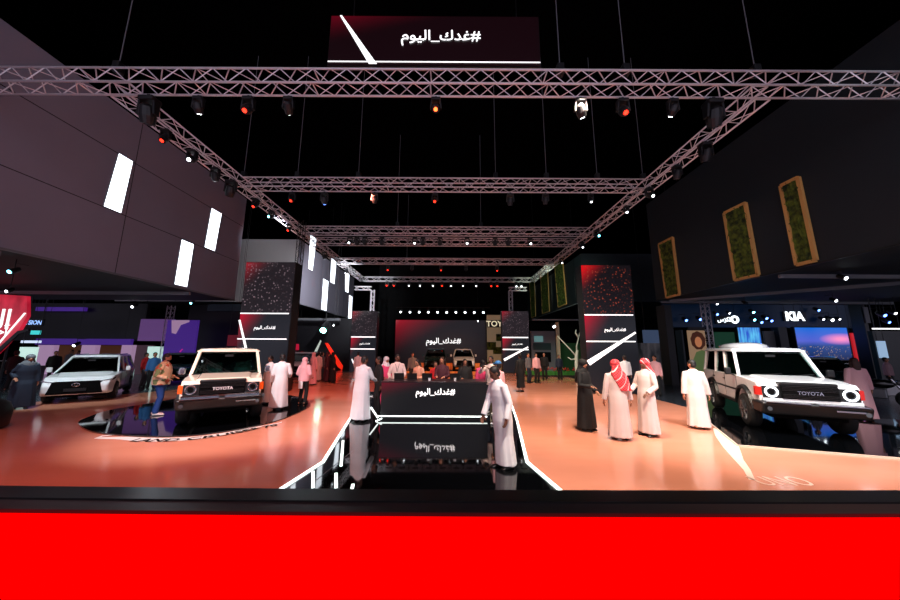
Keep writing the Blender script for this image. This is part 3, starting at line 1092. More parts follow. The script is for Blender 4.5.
def moving_head(kind, s=1.0):
    """hanging stage lamp: clamp, base, yoke arms, head, lens; origin at the clamp top"""
    t = thing('stage_lamp', 'x', 'stage light', (0, 0, 0), 0, 'stage lamps on the trusses')
    MB().box(-.03, .03, -.05, .05, -.06, .0).build('clamp', 'black_metal', t)
    MB().box(-.15, .15, -.11, .11, -.16, -.06).build('base', 'lamp_body', t, bevel=.02)
    for sx in (-1, 1):
        MB().hexa([(sx * .17 - .02, -.05, -.44), (sx * .17 + .02, -.05, -.44), (sx * .17 + .02, .05, -.44), (sx * .17 - .02, .05, -.44)],
                  [(sx * .14 - .02, -.07, -.14), (sx * .14 + .02, -.07, -.14), (sx * .14 + .02, .07, -.14), (sx * .14 - .02, .07, -.14)]).build('yoke_arm', 'lamp_body', t)
    h = MB().tube([(0, 0, .17), (0, 0, .12), (0, 0, -.05), (0, 0, -.2)], [.07, .12, .14, .11], 14).build('head', 'lamp_body', t, smooth=False)
    h.location = (0, 0, -.4)
    l = MB().cyl((0, 0, -.202), (0, 0, -.215), .06, 14).build('lens', lens_mat(kind), h)
    t.scale = (s, s, s)
    return t, h


lamp_protos = {}


def lamp(px, py, Y, kind, label, s=1.0, tilt=(0, 0), truss_z=TH, Z=None, X=None):
    """lens seen at (px,py); clamps to the bottom chords at truss height, y given"""
    if kind not in lamp_protos:
        t, h = moving_head(kind)
        lamp_protos[kind] = t
        c = t
    else:
        c = copy_thing(lamp_protos[kind])
    p = D(px, py, Y)
    x = p.x if X is None else X
    z = (truss_z - .03) if Z is None else Z
    c.location = (x, Y, z)
    c.scale = (s, s, s)
    c['label'] = label
    for ch in c.children:
        if ch.name.startswith('head'):
            ch.rotation_euler = (R(tilt[0]), R(tilt[1]), 0)
    return c


Yf = 6.95
for px, kind, l, tl, s in [
    (150, 'off', 'large unlit black lamp at the front truss beside the left corner', (20, 10), 1.3),
    (199, 'white', 'white lamp hanging from the front truss, second from the left corner', (35, 10), .8),
    (249, 'red', 'red glowing lamp under the front truss on the left', (-35, 0), .9),
    (289, 'white', 'dim white lamp under the front truss right of the red lamp', (50, 15), .8),
    (436, 'orange', 'orange glowing lamp at the centre of the front truss', (-40, 0), .8),
    (580, 'white', 'tilted white lamp under the front truss right of the centre', (30, -30), .9),
    (622, 'red', 'red glowing lamp under the front truss on the right', (-35, 0), .9),
    (672, 'white', 'white lamp under the front truss beside the red one on the right', (40, 5), .8),
    (712, 'off', 'large unlit black lamp at the front truss beside the right corner', (20, -10), 1.3)]:
    lamp(px, 100, Yf, kind, l, s, tl)
side = [
    (LT, 8.15, 'red', 'red glowing lamp nearest on the left side truss', (-30, 0), .8),
    (LT, 9.1, 'white', 'bright white lamp on the left side truss before its middle', (-50, -20), .9),
    (LT, 10.1, 'off', 'unlit black lamp on the left side truss before the second truss', (20, 0), .9),
    (LT, 10.9, 'off', 'large unlit lamp at the left end of the second truss', (20, 20), 1.2),
    (LT, 12.4, 'red', 'red glowing lamp on the left side truss behind the second truss', (-35, 10), .8),
    (LT, 13.6, 'cyan', 'bright bluish lamp on the left side truss between second and third truss', (-60, 30), .8),
    (LT, 15.2, 'red', 'dim red lamp on the left side truss near the third truss', (-30, 10), .7),
    (LT, 19.8, 'off', 'unlit lamp on the left side truss behind the fourth truss', (10, 0), .9),
    (LT, 24.2, 'white', 'small white lamp on the left side truss near the stage', (-30, 20), .8),
    (RT, 8.6, 'off', 'unlit black lamp nearest on the right side truss', (20, 0), 1.1),
    (RT, 9.8, 'off', 'unlit black lamp on the right side truss before the second truss', (20, 0), .9),
    (RT, 11.3, 'white', 'white lamp at the right end of the second truss', (-50, -20), .9),
    (RT, 12.9, 'white', 'small white lamp on the right side truss behind the second truss', (-40, 20), .7),
    (RT, 15.7, 'cyan', 'very bright bluish lamp on the right side truss at the third truss', (-60, -20), .9),
    (RT, 17.6, 'white', 'white lamp just behind the right end of the third truss', (-50, 0), .8),
    (RT, 21.0, 'white', 'small white lamp on the right side truss near the fifth truss', (-50, 0), .8)]
for x, y, k, l, tl, s in side:
    lamp(0, 0, y, k, l, s, tl, X=x + (.2 if x < 0 else -.2))
for px, k, l, tl, s in [
    (293, 'red', 'red glowing lamp on the second truss, left', (-35, 0), .8), (325, 'blue', 'bluish lamp on the second truss near its left third', (30, 0), .9),
    (435, 'red', 'red glowing lamp at the centre of the second truss', (-35, 0), .8), (375, 'off', 'unlit lamp on the second truss left of its centre', (20, 0), .8),
    (510, 'off', 'unlit lamp on the second truss right of its centre', (20, 0), .9), (545, 'off', 'unlit lamp on the second truss, right half', (20, 0), .8),
    (590, 'white', 'small white lamp on the second truss, right end', (-20, 0), .7)]:
    lamp(px, 190, 11.85, k, l, s, tl)
for i, (px, k) in enumerate([(350, 'white'), (365, 'off'), (382, 'off'), (415, 'white'), (423, 'off'), (440, 'off'), (467, 'white'), (495, 'off'), (508, 'off'), (530, 'white'), (357, 'off')]):
    c = lamp(px, 240, 16.95, k, 'white spotlight lit under the third truss' if k == 'white' else 'unlit black lamp under the third truss', .9, (-55 if k == 'white' else 15, 0))
    c['group'] = 'lit lamps of the third truss' if k == 'white' else 'unlit lamps of the third truss'
for i, px in enumerate([388, 412, 441, 466, 497]):
    c = lamp(px, 268, 23.1, 'off' if i % 2 else 'red', 'small dim lamp under the fifth truss', .8, (-30, 0))
    c['group'] = 'lamps of the fifth truss'
for i, (px, k) in enumerate([(387, 'red'), (394, 'red'), (409, 'white'), (420, 'white'), (433, 'white'), (442, 'red'), (451, 'white'), (463, 'white'), (476, 'white'), (491, 'red'), (497, 'red'), (516, 'white'), (521, 'white')]):
    c = lamp(px, 286, 29.0, k, ('white' if k == 'white' else 'red') + ' dot of light in the row under the rearmost truss', 1.0, (-60, 0))
    c['group'] = ('white' if k == 'white' else 'red') + ' lamps of the rearmost truss'

for g, wh in (('lit lamps of the third truss', 'lit white spotlights on the third truss'), ('unlit lamps of the third truss', 'unlit black lamps on the third truss'), ('lamps of the fifth truss', 'small dim lamps on the fifth truss'),
              ('white lamps of the rearmost truss', 'white lamps on the rearmost truss'), ('red lamps of the rearmost truss', 'red lamps on the rearmost truss')):
    number_from_left([o for o in COL.objects if o.get('group') == g], wh)


# small can lights
def can_light(kind, sz=.12):
    t = thing('can_light', 'x', 'spotlight', (0, 0, 0), 0, 'small spotlights')
    MB().tube([(0, .34, .3), (0, .02, .3), (0, .02, .1)], .012, 5).build('stem', 'black_metal', t)
    h = MB().tube([(0, .16, .09), (0, .12, .1), (0, -.08, -.03)], [.05, .085, .1], 12).build('head', 'lamp_body', t)
    MB().cyl((0, -.082, -.032), (0, -.092, -.038), .06, 12).build('lens', lens_mat(kind), h)
    return t


cans = {}


def can(px, py, Y, kind, label, group, s=1.0):
    if kind not in cans:
        cans[kind] = can_light(kind); c = cans[kind]
    else: c = copy_thing(cans[kind])
    p = D(px, py, Y)
    if Y == 21.05: p = D(px, py, 21.5 - .337 * s)
    c.location = p; c.scale = (s, s, s); c['label'] = label; c['group'] = group
    if Y not in (21.05, 29.5):
        top = 14.98
        if p.y < lw_y1 and p.x < LX: top = lw_z0 - .05
        if p.y < rw_y1 and p.x > RX: top = rw_z0 - .05
        if abs(p.x - RT) < .6: top = TH + .02; c.location.x = RT - .2
        if (top - p.z) / s > .3: MB().tube([(0, .02, .28), (0, .02, (top - p.z) / s)], .012 / s, 5).build('hanging_cable', 'black_metal', c)
    return c


# a slim bar over the stage screen with ten lamps
p0, p1 = D(396, 309.5, 29.5), D(490, 309.5, 29.5)
br = thing('lamp_bar', 'long black bar carrying ten white lamps above the main stage screen', 'lamp bar', p0)
MB().tube([(0, 0, .22), (p1.x - p0.x, 0, .22)], .04, 6).build('bar', 'black_metal', br)
for i in range(10):
    can(401 + i * 9.15, 312, 29.5, 'white', 'white lamp in the even row above the main stage screen', 'row of ten lamps over the stage screen', 1.5).location.z = p0.z - .22

number_from_left([o for o in COL.objects if o.get('group') == 'row of ten lamps over the stage screen'], 'ten white lamps above the main stage screen')
# right neighbouring stands: fascia box carrying signs and many blue-white lamps
for px, py, Y, k, l, s in [
    (685, 320, 21.05, 'blue', 'blue lamp left of the portrait banner top', 1.4), (699, 319, 21.05, 'blue', 'blue lamp above the portrait banner', 1.4),
    (716, 303.5, 21.05, 'white', 'white lamp above the round logo sign, highest there', 1.2), (716, 314, 21.05, 'blue', 'blue-white lamp at the left of the round logo sign', 1.3), (728.5, 313, 21.05, 'white', 'small white lamp right above the round logo sign', 1.0),
    (752, 312, 21.05, 'cyan', 'cyan lamp in the cluster right of the round logo sign, top', 1.3), (753, 319.5, 21.05, 'cyan', 'cyan lamp in the cluster right of the round logo sign, lower left', 1.3),
    (765, 318, 21.05, 'blue', 'blue lamp in the cluster right of the round logo sign, centre', 1.4), (760, 322, 21.05, 'blue', 'blue lamp in the cluster right of the round logo sign, lowest', 1.4), (770, 320.5, 21.05, 'blue', 'blue lamp in the cluster right of the round logo sign, rightmost', 1.4),
    (817, 310, 21.05, 'blue', 'blue lamp right of the glowing word sign', 1.3), (822, 319, 21.05, 'white', 'small white lamp over the city screen, left of three', 1.1), (830, 319.5, 21.05, 'white', 'bright white lamp over the city screen, middle of three', 1.6), (838, 319, 21.05, 'white', 'small white lamp over the city screen, right of three', 1.1),
    (843, 278, 10.5, 'white', 'bright white lamp under the right soffit', 1.0), (834, 300.5, 15.0, 'white', 'white lamp on the soffit beam above the city screen', 1.0),
    (882, 315, 17, 'blue', 'violet-blue lamp near the right picture edge', 1.4), (893, 313, 17, 'white', 'white lamp at the right picture edge, upper', 1.2), (887, 322, 17, 'blue', 'blue lamp at the right picture edge, lower', 1.1), (745, 303, 15.5, 'off', 'unlit lamp under the right soffit', .9),
    (13, 271.5, 9.0, 'cyan', 'very bright bluish lamp under the left soffit', .9), (9, 291, 10.8, 'white', 'white lamp above the red banner at the left picture edge', .8),
    (192, 303, 19, 'cyan', 'small bluish lamp above the pale purple sign', 1.0), (134, 306.5, 18, 'white', 'small white lamp above the white family car', 1.2), (76, 345, 21, 'white', 'warm white lamp over the purple counter', 1.4),
    (325, 329, 26.2, 'teal', 'brilliant teal-white lamp in the dark stand on the left of the stage', 4.2), (334, 325, 25.5, 'white', 'tiny white lamp right of the brilliant teal lamp', 1.0),
    (478, 321, 29.6, 'white', 'tiny lamp at the right end of the stage screen', .9), (555, 326, 23.3, 'white', 'white lamp at the top of the pale column by the plants', 1.8)]:
    can(px, py, Y, k, l, 'small spotlights', s)

# ================================================================ NEIGHBOURING STANDS
def panel(name, label, cat, px0, py0, px1, py1, Y, m, depth=.12, group=None, floor=False, frame=None):
    a = D(px0, py0, Y); b = D(px1, py1, Y)
    w_ = b.x - a.x; h_ = a.z - b.z
    z0 = 0 if floor else b.z
    t = thing(name, label, cat, ((a.x + b.x) / 2, Y, z0), 0, group)
    h_ = a.z - z0
    if h_ < .05: h_ = .05
    MB().box(-w_ / 2, w_ / 2, 0, depth, 0, h_).build('panel', m, t)
    if not floor:
        top = 14.98
        if Y < lw_y1 and a.x < LX: top = lw_z0 - .05
        if Y < rw_y1 and a.x > RX: top = rw_z0 - .05
        if top > a.z:
            for sx in (-.42, .42):
                MB().tube([(sx * w_, depth / 2, h_ - .02), (sx * w_, depth / 2, top - z0)], .012, 5).build('hanging_cable', 'black_metal', t)
    if frame:
        f = MB()
        f.box(-w_ / 2 - .04, w_ / 2 + .04, -.03, depth + .02, h_, h_ + .06)
        if not floor: f.box(-w_ / 2 - .04, w_ / 2 + .04, -.03, depth + .02, -.06, 0)
        f.box(-w_ / 2 - .06, -w_ / 2, -.03, depth + .02, 0, h_).box(w_ / 2, w_ / 2 + .06, -.03, depth + .02, 0, h_)
        f.build('frame', frame, t)
    return t, w_, h_


M('navy_dark', (12, 26, 44), .4)
M('teal_dark', (8, 22, 28), .35)
M('navy_fascia', (10, 30, 52), .4, emit=(0, 18, 40), es=.45)
M('stand_dark', (16, 14, 20), .5)
M('stand_column', (12, 16, 26), .35)
M('column_blue', (20, 48, 66), .35)
# -- right
panel('stand_fascia', 'dark blue fascia of the neighbouring stand behind the signs on the right', 'fascia', 664, 304, 860, 328, 21.5, 'navy_fascia', .3)
panel('stand_column', 'thick black column right of the speckled right tower', 'column', 664, 305, 681, 396, 17.2, 'stand_dark', .7, floor=True)
panel('stand_column', 'narrow dark blue column left of the portrait banner', 'column', 681, 330, 690, 393, 18.5, 'column_blue', .5, floor=True)
t, w_, h_ = panel('portrait_banner', 'tall banner with a curly haired portrait in green clothes', 'banner', 688, 327, 712, 392, 17.5, 'stand_dark', .1, floor=True)
z = lambda py: D(700, py, 17.5).z
X0 = t.location.x
bx = lambda px: D(px, 360, 17.5).x - X0
M('poster_bg', (170, 140, 110), .5, emit=(150, 120, 90), es=.6)
M('poster_hair', (70, 34, 20), .6, emit=(70, 34, 20), es=.5)
M('poster_face', (190, 120, 80), .6, emit=(190, 120, 80), es=.6)
M('poster_green', (90, 110, 70), .6, emit=(90, 110, 64), es=.5)
MB().box(bx(690), bx(708), -.02, -.002, z(385), z(330.5)).build('poster', 'poster_bg', t)
pl = MB().prism_y([(bx(690), z(385)), (bx(706), z(385)), (bx(708), z(352)), (bx(703), z(350)), (bx(697), z(352)), (bx(692), z(362))], -.03, -.021).build('poster_clothes', 'poster_green', t)
hr = [(bx(700) + .42 * math.cos(a) * (1 + .04 * math.sin(9 * a)), z(340.5) + .52 * math.sin(a) * (1 + .04 * math.sin(9 * a))) for a in [2 * PI * i / 36 for i in range(36)]]
MB().prism_y(hr, -.04, -.031).build('poster_hair', 'poster_hair', t)
MB().prism_y([(bx(700) + .2 * math.cos(a), z(342) + .3 * math.sin(a)) for a in [2 * PI * i / 24 for i in range(24)]], -.05, -.041).build('poster_face', 'poster_face', t)
MB().bar((bx(702), -.06, z(386)), (bx(712), -.06, z(362)), .07, .02).build('light_line', 'screen_white', t)

panel('wall_display', 'grey-blue blank display high behind the dark shelves', 'display', 643, 330, 668, 344, 21, M('greyblue', (70, 84, 110), .5, emit=(60, 76, 104), es=.6), .1)
panel('shelf_wall', 'dark shelf wall with small lit goods left of the black column', 'shelf', 640, 343, 668, 388, 20.8, 'grey_shelves', .3, floor=True)
panel('stand_wall', 'dark green wall panel behind the roof of the white off-road car', 'wall panel', 714, 332, 737, 352, 20.5, 'green_panel', .1, floor=True)
panel('video_screen', 'bright blue video screen behind the white off-road car', 'screen', 737, 327.5, 763, 352, 20.4, 'blue_screen', .12, floor=True, frame='stand_dark')
panel('stand_wall', 'plain grey wall panel right of the bright blue screen', 'wall panel', 763.5, 331, 779, 356, 20.6, 'grey_panel', .1, floor=True)
panel('stand_column', 'dark blue column between the grey panel and the city screen', 'column', 778, 327, 792, 360, 20.3, 'navy_dark', .5, floor=True)
panel('city_screen', 'large video screen showing a city at dusk under a pink and blue sky', 'screen', 794, 327.5, 853, 360, 20.2, 'city_screen', .15, frame='stand_dark')
panel('red_edge_panel', 'narrow red lit panel at the right side of the city screen', 'panel', 853.5, 333, 857, 362, 20.1, emissive('red_edge', (200, 30, 40), .7), .1)
panel('stand_column', 'dark column with a grey top between the city screen and the right edge', 'column', 860, 303, 881, 383, 18.5, 'stand_column', .6, floor=True)
panel('column_cap', 'grey metal cap panel at the top of the dark right column', 'panel', 863, 307, 871, 323, 18.44, 'grey_panel', .04)
panel('light_band', 'thin white light band on the stand at the right picture edge', 'light band', 873, 328, 903, 329.5, 16, 'screen_white', .05)
panel('stand_wall', 'dark teal back wall at the right picture edge', 'wall panel', 872, 331, 925, 385, 16.4, 'teal_dark', .2, floor=True)
panel('wall_display', 'pale blue window-like display at the right picture edge', 'display', 877, 341, 889, 358, 16.2, M('pale_blue_lit', (150, 180, 210), .5, emit=(150, 180, 210), es=.8), .06)
panel('bench_plinth', 'long white plinth at the right picture edge', 'plinth', 886, 384, 925, 388, 14.0, 'cloth_white', .5, floor=True)
# signs
t, w_, h_ = panel('logo_sign', 'glowing white sign with letters and a round logo on the right', 'sign', 715, 316, 738, 324, 21.38, 'stand_dark', .1)
put('lettering', text_mesh('\ufeb2\ufedb\ufedf'.replace('\ufeb2', '\ufeb1').replace('\ufedb', '\ufeb0\ufedc'), w_ * .6, .02), emissive('sign_white', (240, 250, 255), 2.6), t, loc=(-w_ * .12, -.01, h_ * .5))
MB().tube([(w_ * .36 + .22 * math.cos(a), -.04, h_ * .55 + .22 * math.sin(a)) for a in [2 * PI * i / 20 for i in range(21)]], .07, 6).build('ring_logo', 'sign_white', t)
t, w_, h_ = panel('word_sign', 'glowing white three letter word sign above the city screen', 'sign', 783, 311.5, 807, 321, 21.38, 'navy_dark', .1)
put('lettering', text_mesh('KIA', w_ * .85, .05), 'sign_white', t, loc=(0, -.01, h_ * .5))

# -- middle right: planting stand
YP = 22.0
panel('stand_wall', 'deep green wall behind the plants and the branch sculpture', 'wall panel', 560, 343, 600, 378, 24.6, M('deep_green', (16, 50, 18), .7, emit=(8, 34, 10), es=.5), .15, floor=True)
t, w_, h_ = panel('stand_facade', 'grey two storey stand facade with a dark doorway behind the visitors', 'facade', 531, 331, 557, 376, 24.8, 'grey_panel', .3, floor=True)
for (x0, x1, y0, y1, m) in [(534, 543, 336, 342, emissive('dim_lit', (90, 130, 130), .7)), (533, 551, 343, 350, M('teal_band', (30, 56, 56), .5)), (535, 551, 352, 362, 'black_matte')]:
    a = D(x0, y0, 24.8); b = D(x1, y1, 24.8)
    MB().box(a.x - t.location.x, b.x - t.location.x, -.06, -.005, b.z, a.z).build('doorway' if m == 'black_matte' else 'window', m, t)
panel('pale_column', 'pale beige square column beside the green wall', 'column', 556.5, 322, 561.5, 372, 23.8, 'beige', .35, floor=True)
panel('canopy_edge', 'thin pale canopy edge under the rear right soffit', 'canopy', 533, 319, 582, 320.5, 23.0, 'grey_panel', .3)
# beige stand with a brand word, partly hidden by the small right tower
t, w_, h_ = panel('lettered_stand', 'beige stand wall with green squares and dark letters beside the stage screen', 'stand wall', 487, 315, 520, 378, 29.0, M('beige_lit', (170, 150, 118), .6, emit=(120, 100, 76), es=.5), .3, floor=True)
X0 = t.location.x
a = D(487, 320, 29); b = D(520, 327.5, 29)
MB().box(a.x - X0, b.x - X0, -.03, -.002, b.z, a.z).build('sign_band', 'stand_dark', t)
put('lettering', text_mesh('TOYOTA', D(516, 1, 29).x - D(489, 1, 29).x, .02), emissive('cream_letter', (230, 215, 180), .9), t, loc=(D(502.5, 323, 29).x - X0, -.035, (a.z + b.z) / 2))
for (x0, x1, y0, y1) in [(496, 502, 334, 341), (487, 496, 342, 350), (493, 502, 347, 354), (487, 500, 362, 372)]:
    a = D(x0, y0, 29); b = D(x1, y1, 29)
    MB().box(a.x - X0, b.x - X0, -.08, -.002, b.z, a.z).build('green_square', 'moss', t)

# planting bed: hedge tufts (uncountable leaves) and red flowers
a = D(528, 372, YP); b = D(585, 378, YP)
bed = thing('planting_bed', 'low planting bed of green leaves behind the visitors on the right', 'plants', ((a.x + b.x) / 2, YP, 0))
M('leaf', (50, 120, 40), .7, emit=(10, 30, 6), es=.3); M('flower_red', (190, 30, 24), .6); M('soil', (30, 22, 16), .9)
wb = b.x - a.x
MB().box(-wb / 2, wb / 2, 0, 1.0, 0, .12).build('bed_box', 'soil', bed)
mb = MB(); random.seed(3)
for i in range(900):
    x = random.uniform(-wb / 2, wb / 2); y = random.uniform(.02, .95); h = random.uniform(.2, .42)
    dx, dy = random.uniform(-.09, .09), random.uniform(-.09, .09)
    mb.add([(x - .03, y, .1), (x + .03, y, .1), (x + dx + .02, y + dy, h), (x + dx - .02, y + dy, h)], [(0, 1, 2, 3)])
o = mb.build('foliage', 'leaf', bed); o['kind'] = 'stuff'
mb = MB()
for i in range(70):
    x = random.uniform(-wb / 2, wb / 2); y = random.uniform(.02, .95)
    mb.ell((x, y, random.uniform(.38, .62)), .05, 6, 4)
o = mb.build('flowers', 'flower_red', bed); o['kind'] = 'stuff'
# white branch sculpture
p = G(577, 377)
sp_ = thing('branch_sculpture', 'white branching sculpture shaped like a forked tree among the plants', 'sculpture', (D(577, 370, 21.5).x, 21.5, 0))
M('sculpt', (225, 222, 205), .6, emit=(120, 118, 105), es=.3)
MB().tube([(0, 0, 0), (-.03, 0, .8), (0, 0, 1.35), (.05, 0, 1.7), (.1, 0, 1.9)], [.14, .11, .12, .1, .07], 8).build('stem', 'sculpt', sp_, smooth=True)
for pts_ in ([(.02, 0, 1.45), (-.35, .1, 1.95), (-1.2, .15, 2.9)], [(.05, 0, 1.7), (.1, .05, 2.2), (.45, .1, 3.3)], [(.28, .07, 2.8), (.1, .1, 3.1), (.15, .1, 3.35)], [(.38, .08, 3.05), (.6, .1, 3.3)], [(0, 0, 1.3), (-.4, -.1, 1.25), (-.62, -.1, 1.4)]):
    MB().tube(pts_, [.06] + [.045] * (len(pts_) - 2) + [.03], 6).build('branch', 'sculpt', sp_, smooth=True)

# -- left stands
t = thing('red_banner', 'slanted red banner with white lettering at the left picture edge', 'banner', (D(0, 330, 13).x, 13.0, 0))
X0 = t.location.x
MB().prism_y([(D(x, y, 13).x - X0, D(x, y, 13).z) for x, y in [(-40, 292), (27, 296), (27, 316), (19, 330), (4, 346), (-12, 362), (-40, 385)]], 0, .12).build('panel', 'red_banner', t)
MB().tube([(-1.6, .06, 0), (-1.6, .06, 2.0)], .04, 8).tube([(.2, .2, 0), (.2, .2, 2.9)], .04, 8).build('support_post', 'black_metal', t)
MB().prism_y([(D(x, y, 13).x - X0, D(x, y, 13).z) for x, y in [(-2, 350), (19, 331), (30, 329), (30, 331), (20, 334), (0, 353)]], -.05, -.002).build('lower_edge', 'black_metal', t)
put('lettering', text_mesh('\ufedf\ufe8d', .55, .02), 'screen_white', t, loc=(D(4, 320, 13).x - X0, -.01, D(4, 319, 13).z))
put('lettering', text_mesh('\ufea3\ufe83', .5, .02), 'screen_white', t, loc=(D(4, 328, 13).x - X0, -.01, D(4, 329, 13).z))
MB().bar((D(-6, 350, 13).x - X0, -.02, D(0, 350, 13).z), (D(26, 313, 13).x - X0, -.02, D(26, 313, 13).z), .07, .02).build('light_line', 'screen_white', t)
panel('stand_fascia', 'black upper fascia of the purple stand on the left', 'fascia', 22, 303, 142, 341, 22.6, 'stand_dark', .3)
panel('purple_band', 'glowing purple band along the stand above the white family car', 'light band', 36, 338.5, 130, 345, 22.0, 'purple_panel', .2)
panel('purple_band', 'upper thin purple band over the black fascia on the left', 'light band', 36, 307, 84, 311, 22.2, 'purple_panel', .2)
panel('light_column', 'pale lilac lit column left of the white family car roof', 'column', 38.5, 345, 48, 375, 22.1, 'pale_panel', .3, floor=True)
panel('light_column', 'pale lilac lit column behind the middle of the white family car', 'column', 82, 345, 91, 372, 22.1, 'pale_panel', .3, floor=True)
panel('light_column', 'narrow pale lilac lit column behind the rear of the white family car', 'column', 122, 345, 128, 372, 22.1, 'pale_panel', .3, floor=True)
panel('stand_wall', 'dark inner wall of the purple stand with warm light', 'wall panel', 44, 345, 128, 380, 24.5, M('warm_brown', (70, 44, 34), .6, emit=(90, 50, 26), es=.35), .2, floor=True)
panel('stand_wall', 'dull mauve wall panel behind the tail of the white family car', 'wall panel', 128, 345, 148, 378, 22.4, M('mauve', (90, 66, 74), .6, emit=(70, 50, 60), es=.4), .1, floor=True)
panel('wall_display', 'pale mint lit display behind the man in the patterned shirt', 'display', 148, 346.5, 167, 372, 22.0, emissive('mint_lit', (190, 225, 215), .9), .1, floor=True)
panel('hanging_sign', 'flat light purple sign panel above the mint display', 'sign', 141, 319, 171, 341, 21.8, 'purple_pale', .12)
t, w_, h_ = panel('purple_banner', 'tall purple banner with a pale corner curve', 'banner', 168, 320, 190, 382, 20.5, 'purple_panel', .12, floor=True)
X0 = t.location.x
q = [(172, 320.2), (189.5, 320.2), (189.5, 322), (181, 325), (176, 334), (172, 333)]
MB().prism_y([(D(x, y, 20.5).x - X0, D(x, y, 20.5).z) for x, y in q], -.03, -.002).build('pale_curve', 'pale_panel', t)
MB().bar((D(170, 364, 20.5).x - X0, -.015, D(170, 364, 20.5).z), (D(183, 349, 20.5).x - X0, -.015, D(183, 349, 20.5).z), .16, .02).build('magenta_line', emissive('magenta', (190, 40, 140), .7), t)
t, w_, h_ = panel('lettered_sign', 'small glowing pale blue lettered sign left of the purple stand', 'sign', 25, 319, 42, 326, 20.0, 'navy_dark', .1)
put('lettering', text_mesh('ISSION', w_ * .95, .03, shear=.15), emissive('sign_blue', (150, 190, 255), 1.3), t, loc=(0, -.01, h_ * .5))
panel('kiosk_screen', 'small bright turquoise display panel behind the veiled woman on the left', 'display', 31, 330.5, 39, 334.5, 19.5, emissive('turq', (60, 200, 200), 1.0), .08)
panel('light_band', 'white text-like light band over the kiosk on the left', 'light band', 21, 340.5, 40, 343, 19.4, emissive('band_white', (200, 215, 240), 1.1), .06)
panel('kiosk_screen', 'large bright greenish display on the kiosk behind the veiled woman', 'display', 20, 347, 34, 362, 16.0, emissive('kiosk_lit', (190, 225, 215), 1.0), .08)
panel('kiosk_counter', 'pale grey kiosk counter behind the veiled woman on the left', 'counter', 12, 366, 26, 386, 15.8, 'grey_panel', .6, floor=True)
# low sloping lintel dark stand between purple banner and tower
panel('stand_wall', 'black stand wall between the purple banner and the speckled left tower', 'wall panel', 190, 305, 240, 384, 22.5, 'stand_dark', .3, floor=True)
panel('red_triangle_panel', 'dim red panel left of the speckled tower', 'panel', 228, 335, 236, 346, 21.5, emissive('dim_red', (90, 10, 26), .7), .1)
panel('canopy_edge', 'slim teal-grey canopy edge left of the speckled tower', 'canopy', 208, 304, 240, 311, 22.0, M('teal_grey', (60, 84, 92), .5), .2)
# dark stand left of the stage with red and white beams painted on it
t, w_, h_ = panel('stand_wall', 'black stand wall with a slanted red light line left of the stage', 'wall panel', 288, 318, 352, 378, 28.0, 'stand_dark', .3, floor=True)
X0 = t.location.x
P = lambda x, y: (D(x, y, 28.0).x - X0, D(x, y, 28.0).z)
MB().prism_y([P(325, 343), P(328, 343), P(343, 366), P(342, 370), P(338, 367)], -.03, -.002).build('red_line', emissive('beam_red', (235, 40, 20), 1.0), t)
MB().prism_y([P(320.5, 340), P(321.5, 341), P(315, 357), P(312, 356)], -.03, -.002).build('white_line', emissive('beam_white', (190, 200, 190), .8), t)
MB().prism_y([P(294, 344), P(299, 344), P(299, 350), P(294, 350)], -.03, -.002).build('red_square', emissive('sq_red', (170, 20, 50), .8), t)
panel('canopy_edge', 'pale broken canopy edge above the dark stand left of the stage', 'canopy', 297, 318, 340, 320.5, 27.0, 'grey_panel', .2)
panel('backdrop', 'wide black drape wall behind the stage', 'backdrop', 380, 262, 500, 384, 33, 'black_matte', .2, floor=True)

# things standing on the information counter
cx0, cyy, cz0 = ct.location.x, ct.location.y, ct.location.z + ctop - .012
for px, l in ((399, 'black laptop on the counter in front of the man with a lanyard'), (412, 'black laptop on the counter right of the man with a lanyard'), (427, 'black laptop on the counter in front of the woman in orange'), (455, 'black laptop on the counter beside the seated women')):
    x = D(px, 378, cyy + .4).x
    t = thing('laptop', l, 'laptop', (x, cyy + .45, cz0 + .001), 0, 'laptops on the counter')
    MB().box(-.15, .15, -.02, .2, 0, .015).build('keyboard_base', 'lamp_body', t)
    MB().hexa([(-.15, -.03, .015), (.15, -.03, .015), (.15, -.02, .015), (-.15, -.02, .015)], [(-.15, -.08, .2), (.15, -.08, .2), (.15, -.07, .2), (-.15, -.07, .2)]).build('display', 'plastic_dark', t)
for px, l in ((429.5, 'small white cup on the counter, left one'), (455, 'small white cup on the counter, right one')):
    x = D(px, 380, cyy + .15).x
    c = thing('cup', l, 'cup', (x, cyy + .15, cz0 + .001), 0, 'cups on the counter')
    MB().tube([(0, 0, 0), (0, 0, .09)], [.03, .04], 12).build('cup_body', 'cloth_white', c)
    MB().cyl((0, 0, .09), (0, 0, .1), .042, 12).build('lid', 'plastic_dark', c)
# dark pouf with a cream inlay at the left picture edge
p = G(-38, 433)
po = thing('pouf', 'round black seat with a cream triangle at the left picture edge', 'seat', (p.x, p.y + .2, 0))
MB().tube([(0, 0, 0), (0, 0, .06), (0, 0, .4), (0, 0, .62), (0, 0, .7)], [.36, .45, .47, .4, .25], 24).build('cushion', 'plastic_dark', po, smooth=True)
MB().add([(.1, -.49, .34), (.36, -.4, .36), (.1, -.49, .5), (.1, -.44, .34), (.36, -.35, .36), (.1, -.44, .5)], [(0, 1, 2), (5, 4, 3), (0, 3, 4, 1), (1, 4, 5, 2), (2, 5, 3, 0)]).build('inlay', 'border_white', po)

